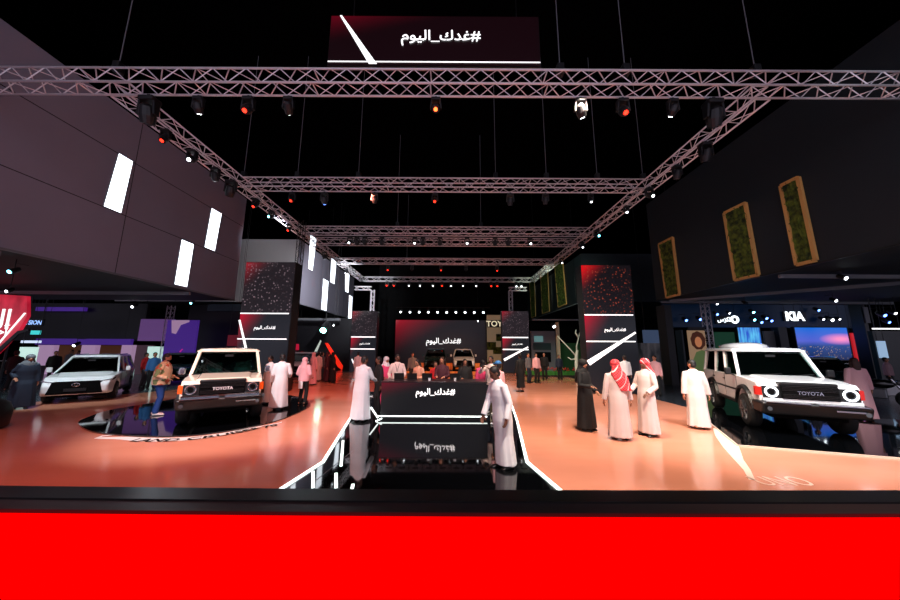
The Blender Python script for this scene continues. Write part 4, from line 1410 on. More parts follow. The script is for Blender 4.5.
# red and coloured show spots on the two side walls
spot('wall_spot', (LT + 2, 20, 8.3), WX(313, 283, LX), 500, RED, 5, .3, .02)
spot('wall_spot', (RT - 2, 20, 8.3), WX(566, 287, RX), 700, RED, 5, .3, .02)
spot('wall_spot', (RX - 2.6, 8, 6.2), WX(705, 250, RX) , 40, (.6, .8, 1), 60, 1, .1)

# ================================================================ CARS
def arch_pts(yc, r, zc, z0, n=12, rev=True):
    """points over the wheel opening, from -y side to +y side"""
    out = []
    a0 = math.asin(max(-1, min(1, (z0 - zc) / r)))
    for i in range(n + 1):
        a = PI - a0 - (PI - 2 * a0) * i / n
        out.append((yc + r * math.cos(a), zc + r * math.sin(a)))
    return out


def wheel(parent, x, y, r, wd, side, spokes=6, rim_m='rim'):
    t = MB()
    prof = [(-wd / 2, r * .62), (-wd / 2, r * .9), (-wd * .38, r * .985), (0, r), (wd * .38, r * .985), (wd / 2, r * .9), (wd / 2, r * .62)]
    seg = 28
    rings = []
    for (px, pr) in prof:
        rings.append([(px, pr * math.cos(2 * PI * i / seg), pr * math.sin(2 * PI * i / seg)) for i in range(seg)])
    t.loft(rings, cap=False)
    o = t.build('wheel', 'tyre', parent, smooth=True, loc=(x, y, r))
    rm = MB()
    s = side
    rm.tube([(-wd * .45 * s, 0, 0), (wd * .30 * s, 0, 0)], r * .63, 24)
    rm2 = MB()
    for i in range(spokes):
        a = 2 * PI * i / spokes
        d = Vector((0, math.cos(a), math.sin(a)))
        rm2.bar(d * (r * .1) + Vector((wd * .40 * s, 0, 0)), d * (r * .62) + Vector((wd * .44 * s, 0, 0)), r * .17, .03)
    rm2.tube([(wd * .3 * s, 0, 0), (wd * .47 * s, 0, 0)], r * .16, 12)
    rg = [(wd * .44 * s, r * .62 * math.cos(2 * PI * i / 24), r * .62 * math.sin(2 * PI * i / 24)) for i in range(25)]
    rm2.tube(rg, .018, 6)
    k = rm.build('brake_drum', 'plastic_dark', o)
    rm2.build('rim', rim_m, o)
    return o


def curve_x(me, y_front, y_rear, kf, kr, span=.5):
    for v in me.vertices:
        if v.co.y < y_front + span:
            f = (y_front + span - v.co.y) / span
            v.co.x *= 1 - kf * min(1, f) ** 2
        if v.co.y > y_rear - span:
            f = (v.co.y - y_rear + span) / span
            v.co.x *= 1 - kr * min(1, f) ** 2


def glasshouse(t, paint, hwb, hwt, yb0, yb1, yt0, yt1, zb, zt, posts, pw=.075, side_glass='glass_pane', roof_th=.06, rear_slope=None):
    """pillars, panes, roof. posts = fractions 0..1 along the side where door pillars stand"""
    bl = lambda s, f: Vector((s * hwb, yb0 + (yb1 - yb0) * f, zb))
    tl = lambda s, f: Vector((s * hwt, yt0 + (yt1 - yt0) * f, zt))
    for s in (-1, 1):
        MB().bar(bl(s, 0) + Vector((-s * .03, .0, -.03)), tl(s, 0) + Vector((-s * .03, .02, .01)), pw, pw).build('pillar', paint, t, bevel=.01)
        MB().bar(bl(s, 1) + Vector((-s * .03, -.03, -.03)), tl(s, 1) + Vector((-s * .03, -.03, .01)), pw * 1.3, pw).build('pillar', paint, t, bevel=.01)
        for f in posts:
            MB().bar(bl(s, f) + Vector((-s * .02, 0, -.02)), tl(s, f) + Vector((-s * .02, 0, .01)), pw * .9, pw * .7).build('pillar', paint, t, bevel=.01)
    # roof
    xs = [-1, -.93, -.6, 0, .6, .93, 1]
    ys_ = [0, .04, .3, .7, .96, 1]
    rings = []
    for fy in ys_:
        e = 1 if 0 < fy < 1 else .35
        ring = []
        y = yt0 - .04 + (yt1 - yt0 + .08) * fy
        for fx in xs:
            dome = .05 * (1 - fx * fx) * (1 if .1 < fy < .95 else .5)
            edge = -.035 if abs(fx) == 1 else 0
            ring.append((fx * (hwt + .025), y, zt + roof_th * e + dome + edge))
        for fx in reversed(xs):
            ring.append((fx * (hwt + .02), y, zt - .02))
        rings.append(ring)
    MB().loft(rings).build('roof', paint, t, smooth=False, bevel=.008)
    ins = .035

    def pane(name, q, m=side_glass, parent=t):
        q = [Vector(a) for a in q]
        n = (q[1] - q[0]).cross(q[3] - q[0]).normalized() * .006
        return MB().add([tuple(a - n) for a in q] + [tuple(a + n) for a in q], [(3, 2, 1, 0), (4, 5, 6, 7), (0, 1, 5, 4), (1, 2, 6, 5), (2, 3, 7, 6), (3, 0, 4, 7)]).build(name, m, parent)
    # windshield, slightly inside the frame
    i_ = Vector((0, .02, 0))
    q = [bl(-1, 0) + Vector((.05, 0, .02)) + i_, bl(1, 0) + Vector((-.05, 0, .02)) + i_, tl(1, 0) + Vector((-.05, 0, -.02)) + i_, tl(-1, 0) + Vector((.05, 0, -.02)) + i_]
    pane('windshield', q)
    # black edge around the windshield
    MB().bar(q[0] - i_ * .8, q[1] - i_ * .8, .05, .02).bar(q[2] - i_ * .8, q[3] - i_ * .8, .04, .02).build('windshield_seal', 'plastic_dark', t)
    for k in (-.35, .25):
        MB().bar((k, yb0 - .01, zb + .03), (k + .42, yb0 + (yt0 - yb0) * .07 - .02, zb + .08), .02, .015).build('wiper', 'black_metal', t)
    fs = [0.0] + list(posts) + [1.0]
    for s in (-1, 1):
        for a, b in zip(fs[:-1], fs[1:]):
            ib = .045
            A = bl(s, a) + Vector((-s * ins, ib, .02)); B = bl(s, b) + Vector((-s * ins, -ib, .02))
            C_ = tl(s, b) + Vector((-s * ins, -ib, -.03)); D_ = tl(s, a) + Vector((-s * ins, ib, -.03))
            pane('side_window', [A, B, C_, D_])
    q = [bl(-1, 1) + Vector((.07, -.03, .03)), bl(1, 1) + Vector((-.07, -.03, .03)), tl(1, 1) + Vector((-.07, -.03, -.03)), tl(-1, 1) + Vector((.07, -.03, -.03))]
    pane('rear_window', q)
    # cabin: tub, dashboard, steering wheel, seats
    fz = zb - .03
    MB().box(-hwb + .1, hwb - .1, yb0 + .1, yb1 - .1, fz - .02, fz).build('cabin_floor', 'interior', t)
    MB().box(-hwb + .12, hwb - .12, yb0 + .06, yb0 + .34, fz, fz + .07).build('dashboard', 'plastic_dark', t, bevel=.02)
    MB().tube([(.38 + .17 * math.cos(a), yb0 + .42 + .06 * math.sin(a), fz + .12 + .16 * math.sin(a)) for a in [2 * PI * i / 18 for i in range(19)]], .014, 6).build('steering_wheel', 'plastic_dark', t)
    for row, yy in enumerate((.85, 1.75)):
        for sx in (-1, 1):
            y = yb0 + yy
            if y > yb1 - .4: continue
            sb = MB().hexa([(sx * .38 - .23, y, fz), (sx * .38 + .23, y, fz), (sx * .38 + .23, y + .14, fz), (sx * .38 - .23, y + .14, fz)],
                      [(sx * .38 - .19, y + .1, fz + .34), (sx * .38 + .19, y + .1, fz + .34), (sx * .38 + .19, y + .2, fz + .34), (sx * .38 - .19, y + .2, fz + .34)]).build('seat', 'seat_cloth', t, bevel=.03)
            MB().box(sx * .38 - .11, sx * .38 + .11, y + .13, y + .21, fz + .36, fz + .52).build('headrest', 'seat_cloth', sb, bevel=.03)
    MB().box(-.1, .1, yb0 + .3, yb0 + .32, zt - .16, zt - .1).build('rear_mirror', 'plastic_dark', t)


def mirror(t, s, hw, y, z, m='plastic_dark', shell=None):
    MB().bar((s * (hw - .03), y, z - .03), (s * (hw + .12), y - .02, z + .03), .04, .03).build('mirror_arm', 'plastic_dark', t)
    MB().box(s * (hw + .15) - .07, s * (hw + .15) + .07, y - .07, y + .03, z, z + .19).build('mirror', shell or m, t, bevel=.03, seg=3)


def offroad(label, paint, loc, rz, lit):
    t = thing('off_road_car', label, 'car', loc, rz)
    hw = .86; r = .39
    zf = .58
    wf, wr = -1.42, 1.31
    poly = [(2.32, .6), (2.36, 1.0), (2.34, 1.2), (-.98, 1.2), (-1.6, 1.175), (-2.12, 1.13), (-2.22, 1.06), (-2.25, .8), (-2.22, .62)]
    poly += arch_pts(wf, .50, .40, .52) + arch_pts(wr, .48, .40, .52)
    me = MB().prism_x(poly, -hw, hw).mesh('body')
    curve_x(me, -2.25, 2.36, .03, .02)
    put('body', me, paint, t, bevel=.035, seg=3)
    MB().box(-.62, .62, -2.1, 2.2, .34, .6).build('chassis', 'black_matte', t)
    # hood bulge
    MB().hexa([(-.6, -2.16, 1.12), (.6, -2.16, 1.12), (.62, -1.02, 1.19), (-.62, -1.02, 1.19)], [(-.54, -2.08, 1.17), (.54, -2.08, 1.17), (.56, -1.05, 1.235), (-.56, -1.05, 1.235)]).build('hood', paint, t, bevel=.02)
    glasshouse(t, paint, .84, .735, -1.0, 2.3, -.52, 2.22, 1.19, 1.84, (.30, .60))
    # rain gutter
    for s in (-1, 1):
        MB().bar((s * .765, -.52, 1.84), (s * .765, 2.24, 1.84), .03, .03).build('gutter', paint, t)
        mirror(t, s, .86, -.86, 1.2, shell='chrome' if not lit else 'plastic_dark')
        # flares
        for yc, rr in ((wf, .5), (wr, .48)):
            pts = [(s * (hw + .02), y, z) for y, z in arch_pts(yc, rr + .02, .40, .48, 14)]
            mb = MB()
            rings = [[(s * (hw - .02), yc + (p[1] - yc) * .98, p[2] - .0), (s * (hw + .075), p[1], p[2] - .0), (s * (hw + .07), yc + (p[1] - yc) * 1.1, .40 + (p[2] - .40) * 1.12), (s * (hw - .02), yc + (p[1] - yc) * 1.16, .40 + (p[2] - .40) * 1.18)] for p in pts]
            mb.loft(rings)
            mb.build('fender_flare', 'plastic_dark', t)
            wheel(t, s * .80, yc, r, .25, s)
        for y in (-.02, 1.0):
            MB().box(s * hw - .01, s * hw + .03, y + .03, y + .2, 1.02, 1.06).build('door_handle', 'plastic_dark', t)
        for y in (-.92, .04, 1.12):
            MB().box(s * (hw + .001) - .003, s * (hw + .001) + .003, y - .008, y + .008, .58, 1.18).build('door_gap', 'seam', t)
        MB().box(s * hw - .02, s * hw + .10, -.85, .8, .46, .52).build('side_step', 'plastic_dark', t, bevel=.01)
        MB().box(s * (hw + .002) - .004, s * (hw + .002) + .006, -1.0, 2.2, .80, .84).build('side_moulding', 'plastic_dark', t)
        # corner indicator
        MB().hexa([(s * .79, -2.262, .84), (s * .885, -2.20, .84), (s * .885, -2.10, .84), (s * .79, -2.12, .84)][::s], [(s * .79, -2.262, 1.03), (s * .885, -2.20, 1.03), (s * .885, -2.10, 1.03), (s * .79, -2.12, 1.03)][::s]).build('indicator', 'amber' if not lit else 'tail_red', t)
        # headlight
        h = MB().cyl((s * .635, -2.24, .93), (s * .635, -2.30, .93), .125, 24).build('headlight', 'lamp_glass', t)
        MB().cyl((s * .635, -2.302, .93), (s * .635, -2.31, .93), .06, 20).build('projector_lens', 'black_matte', h)
        ringp = [(s * .635 + .105 * math.cos(2 * PI * i / 24), -2.31, .93 + .105 * math.sin(2 * PI * i / 24)) for i in range(25)]
        MB().tube(ringp, .019 if lit else .012, 8).build('light_ring', 'ring_light' if lit else 'chrome', h)
    # front mask
    MB().hexa([(-.78, -2.29, .80), (.78, -2.29, .80), (.78, -2.2, .80), (-.78, -2.2, .80)], [(-.78, -2.28, 1.05), (.78, -2.28, 1.05), (.78, -2.2, 1.05), (-.78, -2.2, 1.05)]).build('front_mask', 'plastic_dark', t)
    g = MB().box(-.47, .47, -2.33, -2.27, .79, 1.08).build('grille', 'black_matte', t, bevel=.02)
    mb = MB()
    for i in range(9):
        z_ = .82 + i * .03
        if .9 < z_ < .97: continue
        mb.box(-.45, .45, -2.345, -2.325, z_, z_ + .012)
    mb.build('grille_bars', 'plastic_dark', g)
    put('lettering', text_mesh('TOYOTA', .42, .02), 'cloth_white' if not lit else 'chrome', g, loc=(0, -2.35, .935))
    MB().box(-.48, .48, -2.3, -2.12, 1.075, 1.15).build('grille_hood_lip', 'plastic_dark', t, bevel=.02)
    MB().box(-.8, .8, -2.31, -2.24, .73, .79).build('front_valance', 'chrome' if not lit else paint, t)
    # bumper
    b = MB().hexa([(-.86, -2.36, .44), (.86, -2.36, .44), (.93, -2.05, .48), (-.93, -2.05, .48)], [(-.88, -2.46, .71), (.88, -2.46, .71), (.95, -2.05, .73), (-.95, -2.05, .73)]).build('front_bumper', 'plastic_dark', t, bevel=.05, seg=3)
    MB().box(-.80, -.06, -2.475, -2.38, .705, .728).box(.06, .80, -2.475, -2.38, .705, .728).build('bumper_strip', 'chrome', b)
    MB().box(.3, .72, -2.49, -2.47, .60, .63).build('bumper_mark', 'chrome', b)
    for s in (-1, 1):
        MB().cyl((s * .76, -2.455, .58), (s * .76, -2.48, .58), .045, 12).build('fog_lamp', 'lamp_glass', b)
    MB().box(-.93, .93, 2.25, 2.45, .5, .7).build('rear_bumper', 'plastic_dark', t, bevel=.04)
    for s in (-1, 1):
        MB().box(s * .76 - .06, s * .76 + .06, 2.34, 2.375, .75, 1.1).build('tail_light', 'tail_red', t)
    return t


def head_yaw(d):
    """rotation that turns the car's front (-y) along direction d"""
    return math.atan2(d[0], -d[1])


# cream off-road car, left, facing the camera
pA = G(181, 428, .03); pB = G(262, 422, .03)
c = Vector((-5.80, 7.95, 0)); dr = Vector((.56, -.83, 0))
cc = c - dr * 2.25
offroad('cream off-road car with orange corner lamps on the round black plate, facing the camera', 'car_cream', (cc.x, cc.y, .031), head_yaw(dr), False)
# white off-road car, right
fl = G(750.5, 425.5, .035); rl = G(716, 412, .035)
dr = (fl - rl).normalized()
side_n = Vector((-dr.y, dr.x, 0))
dr = Vector((-.46, -.888, 0)).normalized()
side_n = Vector((-dr.y, dr.x, 0))     # towards the car's right in view
cc = fl + side_n * .84 - dr * 1.42
print('right car', fl, rl, dr, side_n, cc)
rc = offroad('white off-road car with lit round headlights on the angular black plate', 'car_white', (cc.x, cc.y, .036), head_yaw(dr), True)
rc.scale = (1, 1, 1.05)
# white pod on its roof
rings = []
for i, (yy, k) in enumerate([(.3, .1), (.38, .6), (.7, .95), (1.3, 1), (1.8, .9), (2.05, .5), (2.12, .1)]):
    rings.append([(.52 * k * math.cos(a), yy, 1.965 + .13 * k * math.sin(a)) for a in [2 * PI * j / 16 for j in range(16)]])
MB().loft(rings).build('roof_pod', 'car_white', rc, smooth=True)
mb = MB()
for yy in (.6, 1.75): mb.box(-.5, .5, yy - .02, yy + .02, 1.88, 1.93)
mb.build('roof_rail', 'plastic_dark', rc)


def family_car(label, paint, loc, rz, detail=True, pink=False):
    t = thing('family_car', label, 'car', loc, rz)
    hw = .88; r = .335
    wf, wr = -1.35, 1.38
    poly = [(2.15, .38), (2.24, .6), (2.2, .98), (1.9, 1.02), (-.95, 1.0), (-1.25, .97), (-1.8, .9), (-2.08, .78), (-2.22, .62), (-2.2, .36), (-2.02, .28)]
    poly += arch_pts(wf, .42, .34, .28) + arch_pts(wr, .42, .34, .30)
    me = MB().prism_x(poly, -hw, hw).mesh('body')
    curve_x(me, -2.22, 2.24, .12, .06, .7)
    put('body', me, paint, t, bevel=.06, seg=3)
    MB().box(-.7, .7, -1.9, 2.0, .2, .42).build('underbody', 'black_matte', t)
    glasshouse(t, paint, .84, .66, -1.15, 2.12, -.28, 1.78, .99, 1.58, (.30, .62), pw=.06, roof_th=.05)
    MB().hexa([(-.7, -2.0, .8), (.7, -2.0, .8), (.76, -1.1, .97), (-.76, -1.1, .97)], [(-.55, -1.9, .87), (.55, -1.9, .87), (.66, -1.14, 1.03), (-.66, -1.14, 1.03)]).build('hood', paint, t, bevel=.02)
    for s in (-1, 1):
        mirror(t, s, .88, -.75, 1.02, shell=paint)
        MB().bar((s * .6, -.2, 1.66), (s * .6, 1.5, 1.66), .03, .04).build('roof_rail', 'chrome', t)
        for yc in (wf, wr): wheel(t, s * .78, yc, r, .22, s, 5)
        MB().hexa([(s * .52, -2.20, .66), (s * .8, -2.08, .68), (s * .86, -1.72, .78), (s * .6, -2.1, .72)][::s], [(s * .52, -2.16, .72), (s * .8, -2.04, .76), (s * .87, -1.66, .84), (s * .6, -2.02, .8)][::s]).build('headlight', 'lamp_glass', t)
        MB().bar((s * .50, -2.215, .735), (s * .83, -2.07, .79), .02, .02).build('light_line', 'chrome', t)
        MB().cyl((s * .70, -2.12, .47), (s * .70, -2.17, .47), .06, 12).build('fog_lamp', 'black_matte', t)
        for y in (-.9, .0, 1.0):
            MB().box(s * .881 - .003, s * .881 + .003, y - .007, y + .007, .4, .97).build('door_gap', 'seam', t)
        for y in (.05, 1.02):
            MB().box(s * .88 - .01, s * .88 + .025, y - .2, y - .04, .86, .89).build('door_handle', 'chrome', t)
        MB().box(s * .87 - .03, s * .87 + .03, -.95, .95, .27, .36).build('sill', 'plastic_dark', t)
        MB().box(s * .72 - .12, s * .72 + .1, 2.2, 2.25, .75, .95).build('tail_light', 'tail_red', t)
    g = MB().hexa([(-.66, -2.24, .33), (.66, -2.24, .33), (.66, -2.1, .33), (-.66, -2.1, .33)], [(-.55, -2.25, .76), (.55, -2.25, .76), (.55, -2.1, .76), (-.55, -2.1, .76)]).build('grille', 'black_matte', t, bevel=.02)
    MB().tube([(.09 * math.cos(a), -2.25, .64 + .06 * math.sin(a)) for a in [2 * PI * i / 20 for i in range(21)]], .01, 5).tube([(.035 * math.cos(a), -2.25, .64 + .055 * math.sin(a)) for a in [2 * PI * i / 16 for i in range(17)]], .007, 4).build('oval_emblem', 'chrome', g)
    MB().box(-.26, .26, -2.26, -2.24, .42, .52).build('plate', 'plastic_dark', g)
    return t


fw = G(112, 398); dr = Vector((.62, -.785, 0)).normalized(); sn = Vector((-dr.y, dr.x, 0))
cc = fw - sn * .8 + dr * -1.35 + dr * 0
family_car('white family car with a black grille under the left soffit', 'car_white', (cc.x, cc.y, 0), head_yaw(dr))
# other cars, further away
p = D(179, 381, 18); family_car('dark teal car behind the man in the patterned shirt', 'car_teal', (p.x, 18, 0), R(40))
p = D(303, 378, 19.5); family_car('white car behind the child with the pink headscarf', 'car_white', (D(303, 378, 22.6).x, 22.6, 0), R(8))
family_car('dark green car on the stage behind the reception staff', 'car_teal', (-1.2, 26.3, .281), 0)
family_car('white car on the stage behind the reception staff', 'car_white', (1.15, 26.3, .281), 0)
p = D(832, 395, 15.0); family_car('shiny dark car with glassy cabin behind the white off-road car', 'car_teal', (p.x, 15.4, 0), R(-35))


# motorcycle-like dark object at the right: scooter
def motorcycle(label, loc, rz):
    t = thing('motorcycle', label, 'motorcycle', loc, rz)
    for y in (-.7, .7):
        ringp = [(0, y + .27 * math.cos(2 * PI * i / 24), .32 + .27 * math.sin(2 * PI * i / 24)) for i in range(25)]
        wv = MB().tube(ringp, .055, 8).build('wheel', 'tyre', t, smooth=True)
        mb = MB()
        for i in range(5):
            a = 2 * PI * i / 5
            mb.bar((0, y, .32), (0, y + .25 * math.cos(a), .32 + .25 * math.sin(a)), .03)
        mb.build('spokes', 'rim', wv)
    MB().tube([(0, -.7, .32), (0, -.5, .75), (0, -.38, 1.0)], .035, 8).build('fork', 'chrome', t)
    MB().tube([(-.33, -.3, 1.06), (-.15, -.4, 1.02), (.15, -.4, 1.02), (.33, -.3, 1.06)], .018, 6).build('handlebar', 'black_metal', t)
    MB().ell((0, -.15, .82), (.16, .32, .16)).build('fuel_tank', 'car_black', t, smooth=True)
    MB().ell((0, .38, .8), (.14, .36, .08)).build('seat', 'plastic_dark', t, smooth=True)
    MB().box(-.14, .14, -.25, .25, .3, .66).build('engine', 'rim', t, bevel=.04)
    MB().ell((0, -.52, .88), (.1, .07, .1)).build('headlight', 'lamp_glass', t, smooth=True)
    MB().tube([(.14, .05, .4), (.16, .5, .36), (.17, .85, .42)], .045, 8).build('exhaust', 'chrome', t)
    return t


p = D(878, 405, 11.2)
motorcycle('dark motorcycle leaning right of the white off-road car near the picture edge', (p.x, 11.2, 0), R(35))

# ================================================================ PEOPLE
def ik(a, b, l1, l2, pole):
    """joint between a and b for bone lengths l1, l2"""
    a = Vector(a); b = Vector(b)
    d = b - a; L_ = d.length
    mx = (l1 + l2) * .998
    if L_ > mx:
        b = a + d.normalized() * mx; d = b - a; L_ = mx
    k = (l1 * l1 - l2 * l2 + L_ * L_) / (2 * L_)
    h = math.sqrt(max(0, l1 * l1 - k * k))
    n = d.normalized(); pole = Vector(pole); pole = (pole - n * pole.dot(n)).normalized()
    return a + n * k + pole * h, b


def hand(mb, wrist, direction, palm_n, side, s=1.0, curl=.5):
    d = Vector(direction).normalized(); n = Vector(palm_n); n = (n - d * n.dot(d)).normalized()
    u = d.cross(n).normalized() * side      # towards the little finger
    w0 = Vector(wrist)
    rings = []
    for f, wd, th in ((0, .026, .019), (.03, .034, .017), (.065, .041, .015), (.09, .040, .013)):
        c = w0 + d * f * s
        rings.append([c + u * (wd * s * math.cos(a)) + n * (th * s * math.sin(a)) for a in [2 * PI * i / 10 for i in range(10)]])
    mb.loft(rings)
    for i, (off, ln) in enumerate(((-.030, .068), (-.011, .078), (.010, .072), (.029, .056))):
        b = w0 + d * (.085 * s) + u * (off * s)
        p1 = b + d * (ln * .45 * s) + n * (curl * .018 * s)
        p2 = p1 + (d * math.cos(curl) + n * math.sin(curl)) * (ln * .32 * s)
        p3 = p2 + (d * math.cos(curl * 1.9) + n * math.sin(curl * 1.9)) * (ln * .25 * s)
        mb.tube([b - d * .01 * s, p1, p2, p3], [.0095 * s, .009 * s, .0082 * s, .007 * s], 6, ends=True)
    b = w0 + d * (.025 * s) - u * (.026 * s)
    p1 = b + d * (.03 * s) - u * (.026 * s) + n * .01 * s
    p2 = p1 + d * (.026 * s) - u * (.008 * s) + n * .012 * s
    mb.tube([b, p1, p2], [.013 * s, .011 * s, .009 * s], 6, ends=True)


class Pose:
    def __init__(s, h=1.75, lean=0, nod=0, turn=0, lh=None, rh=None, feet=((-.11, .0), (.11, .0)), fat=1.0, twist=0, sidelean=0):
        s.k = h / 1.75; s.lean = R(lean); s.nod = R(nod); s.turn = R(turn); s.lh = lh; s.rh = rh; s.feet = feet; s.fat = fat; s.side = R(sidelean)
        s.hip = Vector((0, 0, .93))
        s.ML = Matrix.Translation(s.hip) @ Matrix.Rotation(s.lean, 4, 'X') @ Matrix.Rotation(s.side, 4, 'Y') @ Matrix.Translation(-s.hip)
        s.MH = s.ML @ Matrix.Translation((0, 0, 1.52)) @ Matrix.Rotation(s.turn, 4, 'Z') @ Matrix.Rotation(s.nod, 4, 'X')   # head frame, origin at the neck
        s.S = Matrix.Scale(s.k, 4)
        s.arm = {}
        for sd, tg in ((-1, s.rh), (1, s.lh)):
            sh = s.ML @ Vector((sd * .175 * fat, 0, 1.395))
            if tg is None: tg = (sd * .26, -.03, .80)
            el, wr = ik(sh, tg, .29, .265, (sd * .5, 1, -.3))
            s.arm[sd] = (sh, el, wr)
        s.leg = {}
        for sd, ft in ((-1, feet[0]), (1, feet[1])):
            hp = Vector((sd * .09, 0, .92)); an = Vector((ft[0], ft[1], .085 + (ft[2] if len(ft) > 2 else 0)))
            kn, an = ik(hp, an, .423, .423, (0, -1, 0))
            s.leg[sd] = (hp, kn, an)


def body_mesh(P, voxel, short_sleeve=False):
    mb = MB(); mb.T = P.S
    f = P.fat
    L_ = lambda p: P.ML @ Vector(p)
    rings = []
    for z, rx, ry, y in ((.84, .13, .10, 0), (.93, .165, .115, 0), (1.05, .145, .10, 0), (1.2, .155, .11, 0), (1.34, .175, .11, .0), (1.43, .16, .085, .0), (1.48, .09, .065, .0)):
        rings.append([L_((rx * f * math.cos(a), ry * f * math.sin(a) + y, z)) for a in [2 * PI * i / 16 for i in range(16)]])
    mb.loft(rings)
    H_ = lambda p: P.MH @ Vector(p)
    mb.tube([L_((0, .005, 1.42)), L_((0, 0, 1.5)), H_((0, -.005, .03)), H_((0, -.01, .07))], [.065, .056, .054, .054], 10)
    # head: skull, jaw, nose, ears
    rot = P.MH.to_3x3()
    mb.ell(H_((0, .012, .135)), (.074, .093, .095), 16, 12, rot)
    mb.ell(H_((0, -.022, .085)), (.056, .066, .075), 14, 10, rot)
    mb.ell(H_((0, -.045, .045)), (.032, .034, .028), 10, 8, rot)
    mb.tube([H_((0, -.078, .128)), H_((0, -.098, .098)), H_((0, -.085, .088))], [.008, .014, .012], 8, ends=True)
    for sd in (-1, 1):
        mb.ell(H_((sd * .076, .012, .11)), (.010, .02, .03), 8, 6, rot)
        mb.ell(H_((sd * .03, -.07, .118)), (.018, .012, .01), 8, 6, rot)
    for sd in (-1, 1):
        sh, el, wr = P.arm[sd]
        mb.tube([L_((sd * .08, 0, 1.40)), sh, sh.lerp(el, .5), el, el.lerp(wr, .4), wr], [.055, .056, .046, .038, .036, .026], 10, ends=True)
        d = (wr - el).normalized()
        hand(mb, wr - d * .01, d, (-sd, -.2, 0) if abs(d.z) > .6 else (0, 0, -1), -1 if sd > 0 else 1, 1.0, .55)
        hp, kn, an = P.leg[sd]
        mb.tube([hp, hp.lerp(kn, .5), kn, kn.lerp(an, .4), an], [.085 * f, .07, .052, .05, .034], 10, ends=True)
        mb.tube([an + Vector((0, .04, -.04)), an + Vector((0, -.05, -.045)), an + Vector((0, -.15, -.055))], [.038, .038, .026], 8, ends=True, flat=.8)
    me = baked(mb, voxel * P.k, 2, 'body')
    return me


def paint_body(me, P, skin):
    me.materials.clear()
    for m in (skin, 'eye', 'lips'): me.materials.append(MATS[m])
    inv = (P.S @ P.MH).inverted()
    for p in me.polygons:
        c = inv @ p.center
        if -.1 < c.y < -.03 and .03 < c.z < .16:
            for sd in (-1, 1):
                if ((c.x - sd * .03) / .016) ** 2 + ((c.z - .122) / .008) ** 2 < 1: p.material_index = 1
            if abs(c.x) < .024 and abs(c.z - .062) < .007: p.material_index = 2


def shoes(P, m, par):
    for sd in (-1, 1):
        an = P.leg[sd][2]
        mb = MB(); mb.T = P.S
        rings = []
        for y, wx, zt in ((.055, .03, .07), (.03, .042, .085), (-.04, .046, .075), (-.11, .05, .055), (-.17, .045, .045), (-.205, .022, .03)):
            z0 = an.z - .083
            rings.append([(an.x + wx * math.cos(a), an.y + y, z0 + max(0, (zt * (.5 + .5 * math.sin(a))))) for a in [2 * PI * i / 12 for i in range(12)]])
        mb.loft(rings).build('shoe', m, par, smooth=True)


def sleeve(mb, P, sd, rs=(.068, .066, .06, .057), upto=.97):
    sh, el, wr = P.arm[sd]
    base = P.ML @ Vector((sd * .09 * P.fat, 0, 1.41))
    e = el.lerp(wr, upto)
    mb.tube([base, sh, sh.lerp(el, .6), el, e], [rs[0] * .9, rs[0], rs[1], rs[2], rs[3]], 12)


def robe_mesh(P, voxel, hem=.07, hemr=.25, folds=.02, collar=True, wide=1.0, seed=0, stride=0):
    mb = MB(); mb.T = P.S
    f = P.fat
    fx = (P.feet[0][0] + P.feet[1][0]) / 2; fy = (P.feet[0][1] + P.feet[1][1]) / 2
    rings = []
    ph = seed * 1.7
    for z, rx, ry, fo in ((hem, hemr, hemr * .82, 1), (.3, hemr * .93, hemr * .78, .8), (.55, hemr * .86 + .0, hemr * .72, .5), (.8, .2 * wide, .165 * wide, .3), (.95, .19 * wide, .155, .15), (1.08, .178 * wide, .14, .1), (1.25, .186 * wide, .14, .05), (1.36, .185, .125, 0), (1.43, .15, .10, 0), (1.475, .10, .078, 0), (1.515, .066, .062, 0)):
        ring = []
        for i in range(36):
            a = 2 * PI * i / 36
            w_ = 1 + fo * folds * 4 * (.5 * math.sin(7 * a + ph) + .3 * math.sin(11 * a + 2 * ph) + .2 * math.sin(4 * a))
            x, y = rx * (f if z > .7 else (1 + f) / 2) * w_ * math.cos(a), ry * (f if z > .7 else 1) * w_ * math.sin(a)
            if z > .93:
                p = P.ML @ Vector((x, y, z))
            else:
                t = (.93 - z) / .86
                p = Vector((x + fx * t, y + fy * t, z))
            ring.append(p)
        rings.append(ring)
    mb.loft(rings)
    for sd in (-1, 1): sleeve(mb, P, sd)
    return baked(mb, voxel * P.k, 2, 'robe')


def shirt_mesh(P, voxel, hem=.86, short=False, puffy=1.0):
    mb = MB(); mb.T = P.S
    f = P.fat * puffy
    rings = []
    for z, rx, ry in ((hem, .185, .145), (.95, .185, .145), (1.1, .175, .14), (1.25, .18, .14), (1.36, .182, .125), (1.43, .15, .10), (1.475, .10, .078), (1.515, .066, .062)):
        rings.append([P.ML @ Vector((rx * f * math.cos(a) * (1 + .02 * math.sin(6 * a)), ry * f * math.sin(a), z)) for a in [2 * PI * i / 24 for i in range(24)]])
    mb.loft(rings)
    for sd in (-1, 1): sleeve(mb, P, sd, (.075 * puffy, .066 * puffy, .058 * puffy, .048 * puffy), .0 if short else .95)
    return baked(mb, voxel * P.k, 2, 'shirt')


